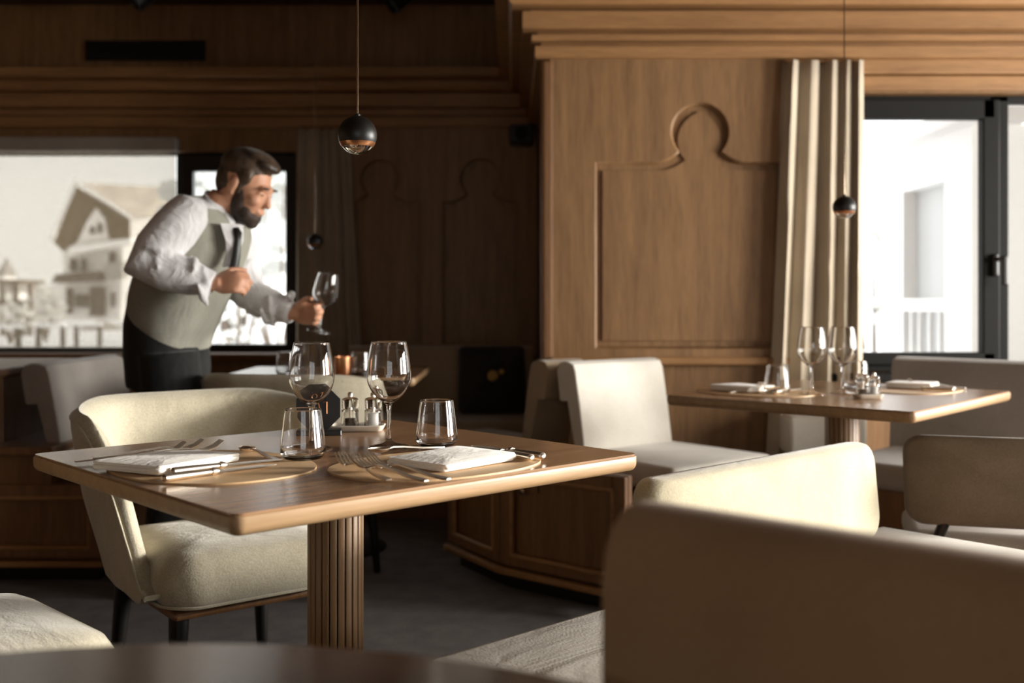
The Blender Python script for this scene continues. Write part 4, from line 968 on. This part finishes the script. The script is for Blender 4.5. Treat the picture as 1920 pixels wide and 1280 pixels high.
# arms inside the sleeves, legs inside the trousers
SHN, ELN, WRN = W(358, 396, -0.19), W(270, 494, -0.27), W(400, 533, -0.25)
SHF, ELF, WRF = W(420, 412, 0.17), W(468, 553, 0.12), W(548, 588, 0.06)
body.tube([SHN, (SHN + ELN) / 2, ELN, (ELN * 0.5 + WRN * 0.5), WRN], [0.06, 0.052, 0.042, 0.042, 0.029], 14)
body.tube([SHF, (SHF + ELF) / 2, ELF, (ELF * 0.5 + WRF * 0.5), WRF], [0.06, 0.052, 0.042, 0.042, 0.029], 14)
for dy in (-0.075, 0.075):
    body.tube([W(314, 660, dy), W(330, 850, dy), W(308, 1040, dy) , W(305, 1075, dy)], [0.055, 0.052, 0.04, 0.035], 14)
def hand(b, wr, fwd, nrm, curl, thumb, sc=1.0, spread=0.0, tcurl=0.4):
    fwd = Vector(fwd).normalized(); nrm = Vector(nrm); nrm = (nrm - fwd * nrm.dot(fwd)).normalized(); lat = Vector(thumb); lat = (lat - fwd * lat.dot(fwd) - nrm * lat.dot(nrm)).normalized()
    R = Matrix((fwd, lat, nrm)).transposed()
    b.ell(wr + fwd * 0.05 * sc, (0.056 * sc, 0.042 * sc, 0.018 * sc), R, 16, 10)
    b.ell(wr + fwd * 0.035 * sc + lat * 0.024 * sc + nrm * 0.008, (0.032 * sc, 0.018 * sc, 0.017 * sc), R, 14, 8)
    b.tube([wr - fwd * 0.02, wr + fwd * 0.03 * sc], [0.029, 0.030], 12, None, 0.8)
    for i, (o_, ln) in enumerate(((0.031, 0.072), (0.0105, 0.08), (-0.0105, 0.075), (-0.031, 0.060))):
        p = wr + fwd * (0.088 - 0.006 * abs(i - 1)) * sc + lat * o_ * sc; pts = [p - fwd * 0.03 * sc, p]; a = 0.0
        for q, c_ in zip((0.46, 0.30, 0.24), curl):
            a += c_; dv = fwd * math.cos(a) + nrm * math.sin(a) + lat * spread * (1.5 - i) * 0.1
            p = p + dv * ln * q * sc; pts.append(p)
        b.tube(pts, [0.0105 * sc, 0.0105 * sc, 0.0098 * sc, 0.009 * sc, 0.0075 * sc], 10)
    p = wr + fwd * 0.03 * sc + lat * 0.034 * sc + nrm * 0.008; pts = [p - fwd * 0.012, p]
    for q, (af, al, an) in zip((0.034, 0.030, 0.024), ((0.75, 0.6, 0.35), (0.85, 0.25, 0.3 + tcurl), (0.8, -0.05, 0.3 + tcurl))):
        p = p + Vector(fwd * af + lat * al + nrm * an).normalized() * q * sc; pts.append(p)
    b.tube(pts, [0.013 * sc, 0.013 * sc, 0.0115 * sc, 0.0105 * sc, 0.0085 * sc], 10)
hand(body, WRN, (1, -0.12, 0.12), (0.15, 0.9, -0.35), (0.75, 0.95, 0.6), (0, 0.2, 1), 1.0)
hand(body, WRF, (1, -0.10, 0.0), (0.1, -1, -0.1), (0.65, 1.05, 0.9), (0, 0, 1), 1.0, 0, 0.5)
bo = body.build('body', 'skin', wt); remesh(bo, 0.0055, 3)
# hair, beard, brows, eyes
hb = MB(); he(hb, (-0.028, 0, 0.062), (0.098, 0.082, 0.072)); he(hb, (-0.062, 0, 0.012), (0.056, 0.074, 0.082)); he(hb, (0.048, 0, 0.104), (0.05, 0.056, 0.026), rY(12)); he(hb, (0.0, 0, 0.118), (0.07, 0.062, 0.022))
for sg in (-1, 1): he(hb, (0.012, sg * 0.066, 0.036), (0.032, 0.014, 0.035)); he(hb, (0.012, sg * 0.066, 0.0), (0.010, 0.012, 0.03))
remesh(hb.build('hair', 'hair', wt), 0.006, 2)
bb = MB(); he(bb, (0.045, 0, -0.092), (0.053, 0.050, 0.034)); he(bb, (0.070, 0, -0.112), (0.026, 0.028, 0.022))
for sg in (-1, 1): he(bb, (0.018, sg * 0.054, -0.055), (0.026, 0.014, 0.05)); he(bb, (0.045, sg * 0.044, -0.082), (0.034, 0.016, 0.026))
remesh(bb.build('beard', 'beard', wt), 0.005, 2)
for sg in (-1, 1):
    e = MB(); he(e, (0.084, sg * 0.031, -0.001), (0.007, 0.009, 0.0035)); e.build('eye', 'eye', wt, 60)
    e = MB(); he(e, (0.094, sg * 0.031, 0.026), (0.007, 0.021, 0.0045)); e.build('eyebrow', 'beard', wt, 60)
# shirt: sleeves, shoulders and collar
sb_ = MB()
def mid(a, b_, t_): return a * (1 - t_) + b_ * t_
sb_.tube([mid(SHN, W(400, 390), 0.2), SHN, mid(SHN, ELN, 0.35), mid(SHN, ELN, 0.75), ELN, mid(ELN, WRN, 0.3), mid(ELN, WRN, 0.7), mid(ELN, WRN, 0.84), WRN], [0.045, 0.072, 0.082, 0.078, 0.072, 0.07, 0.06, 0.05, 0.043], 18)
sb_.tube([mid(SHF, W(400, 395), 0.35), SHF, mid(SHF, ELF, 0.35), mid(SHF, ELF, 0.75), ELF, mid(ELF, WRF, 0.3), mid(ELF, WRF, 0.7), WRF], [0.06, 0.085, 0.08, 0.07, 0.064, 0.06, 0.052, 0.042], 18)
sb_.loft([ring(a, c, d, 0.93) for a, c, d in TOR[1:]])
rnd = random.Random(4)
for (a, c, n_, r_) in ((SHN, ELN, 9, 0.07), (ELN, WRN, 6, 0.058), (SHF, ELF, 6, 0.062), (ELF, WRF, 5, 0.052)):     # soft folds round the sleeves
    for k in range(n_):
        p = mid(a, c, (k + 0.5) / n_ * 0.85 + 0.05); off = Vector((rnd.uniform(-1, 1), rnd.uniform(-1, 0.2), rnd.uniform(-1, 1))).normalized()
        dv = (c - a).normalized(); tv = dv.cross(off).normalized()
        sb_.tube([p + off * r_ - tv * 0.05 - dv * 0.02, p + off * (r_ + 0.012), p + off * r_ + tv * 0.05 + dv * 0.02], [0.006, 0.016, 0.006], 8)
remesh(sb_.build('shirt', 'shirt', wt), 0.007, 3)
cl = MB(); rgs = []
for (bk, fr, b_) in (((386, 372), (436, 408), 0.085), ((392, 356), (438, 394), 0.074), ((394, 357), (436, 394), 0.068), ((388, 374), (430, 406), 0.07)): rgs.append(ring(bk, fr, b_, 1.0, 24, 1.0))
cl.loft(rgs, False); cl.build('collar', 'shirt', wt, 60)
for sg in (-1, 1):
    p = W(436, 402); cl = MB(); q = Lt * (0.03 * sg)
    cl.tube([p + q, p + q * 0.8 + Vector((0.016, -0.01, -0.03)), p + q * 1.1 + Vector((0.012, -0.01, -0.06))], [0.022, 0.02, 0.004], 8, None, 0.4); cl.build('collar_point', 'shirt', wt, 60)
# vest with V opening
vb = MB(); VR = [ring(a, c, d, (0.98, 1.03, 1.06, 1.08, 1.08, 1.1, 1.1)[i]) for i, (a, c, d) in enumerate([((258, 575), (380, 656), 0.166)] + TOR[:6])]
vr = [[p.copy() for p in r] for r in VR]
for i, r in enumerate(vr):                           # open V at the front, shoulders cut in at the arm holes
    n = len(r)
    for j in range(n):
        a = 2 * PI * j / n; df = min(a, 2 * PI - a)
        c = sum(r, Vector()) / n
        if i >= 5 and df < (0.22 if i == 5 else 0.55): r[j] = c + (r[j] - c) * 0.84
        if i >= 4 and abs(abs(math.sin(a)) - 1) < 0.25: r[j] = c + (r[j] - c) * (0.98 if i == 4 else 0.93)
vb.loft(vr, False); vo = vb.build('vest', 'vest', wt); subsurf(vo, 2); vo.data.polygons.foreach_set('use_smooth', [True] * len(vo.data.polygons))
fr_ = [W(447, 420, -0.11), W(452, 450, -0.13), W(447, 475, -0.135), W(440, 500, -0.135)]
sf = MB(); Lv = Lt * 0.055
sf.loft([[p - Lt * w_ + Vector((-0.03, 0.01, 0)), p + Vector((0.002, 0, 0)), p + Lt * w_ + Vector((-0.02, 0.01, 0)), p + Vector((-0.05, 0.02, 0))] for p, w_ in zip(fr_, (0.06, 0.045, 0.022, 0.004))])
sf.build('shirt_front', 'shirt', wt)
td = MB(); td.tube([W(443, 428, -0.125), W(446, 436, -0.135), W(446, 450, -0.142), W(443, 480, -0.145), W(436, 515, -0.14)], [0.012, 0.016, 0.011, 0.015, 0.018], 8, None, 0.5); td.build('tie', 'black', wt, 60)
bt = MB(); bt.loft([ring((256, 556), (384, 600), 0.155, 1.0), ring((254, 572), (382, 616), 0.155, 1.0)]); bt.build('belt', 'black', wt, 60)
tb = MB()
tb.loft([ring((256, 562), (378, 606), 0.152, 1.0), ring((250, 600), (376, 640), 0.16, 1.0), ring((248, 650), (380, 690), 0.16, 1.0), ring((254, 720), (376, 740), 0.155, 1.0)])
for dy, kx in ((-0.085, 0), (0.085, 10)):
    tb.tube([W(314 + kx, 660, dy), W(320 + kx, 740, dy), W(328 + kx, 860, dy), W(312 + kx, 980, dy), W(308 + kx, 1078, dy)], [0.11, 0.108, 0.085, 0.072, 0.068], 18)
remesh(tb.build('trousers', 'trousers', wt), 0.009, 4)
for dy, kx in ((-0.085, 0), (0.085, 10)):
    p = W(305 + kx, 1090, dy); p.z = 0
    sh = MB(); sh.ell(p + Vector((0.06, 0, 0.04)), (0.145, 0.048, 0.05), None, 18, 10); sh.ell(p + Vector((-0.02, 0, 0.06)), (0.06, 0.045, 0.06), None, 14, 8); sh.rbox(p.x - 0.085, p.x + 0.2, p.y - 0.042, p.y + 0.042, 0.0, 0.02, 0.01)
    remesh(sh.build('shoe', 'black', wt), 0.007, 2)
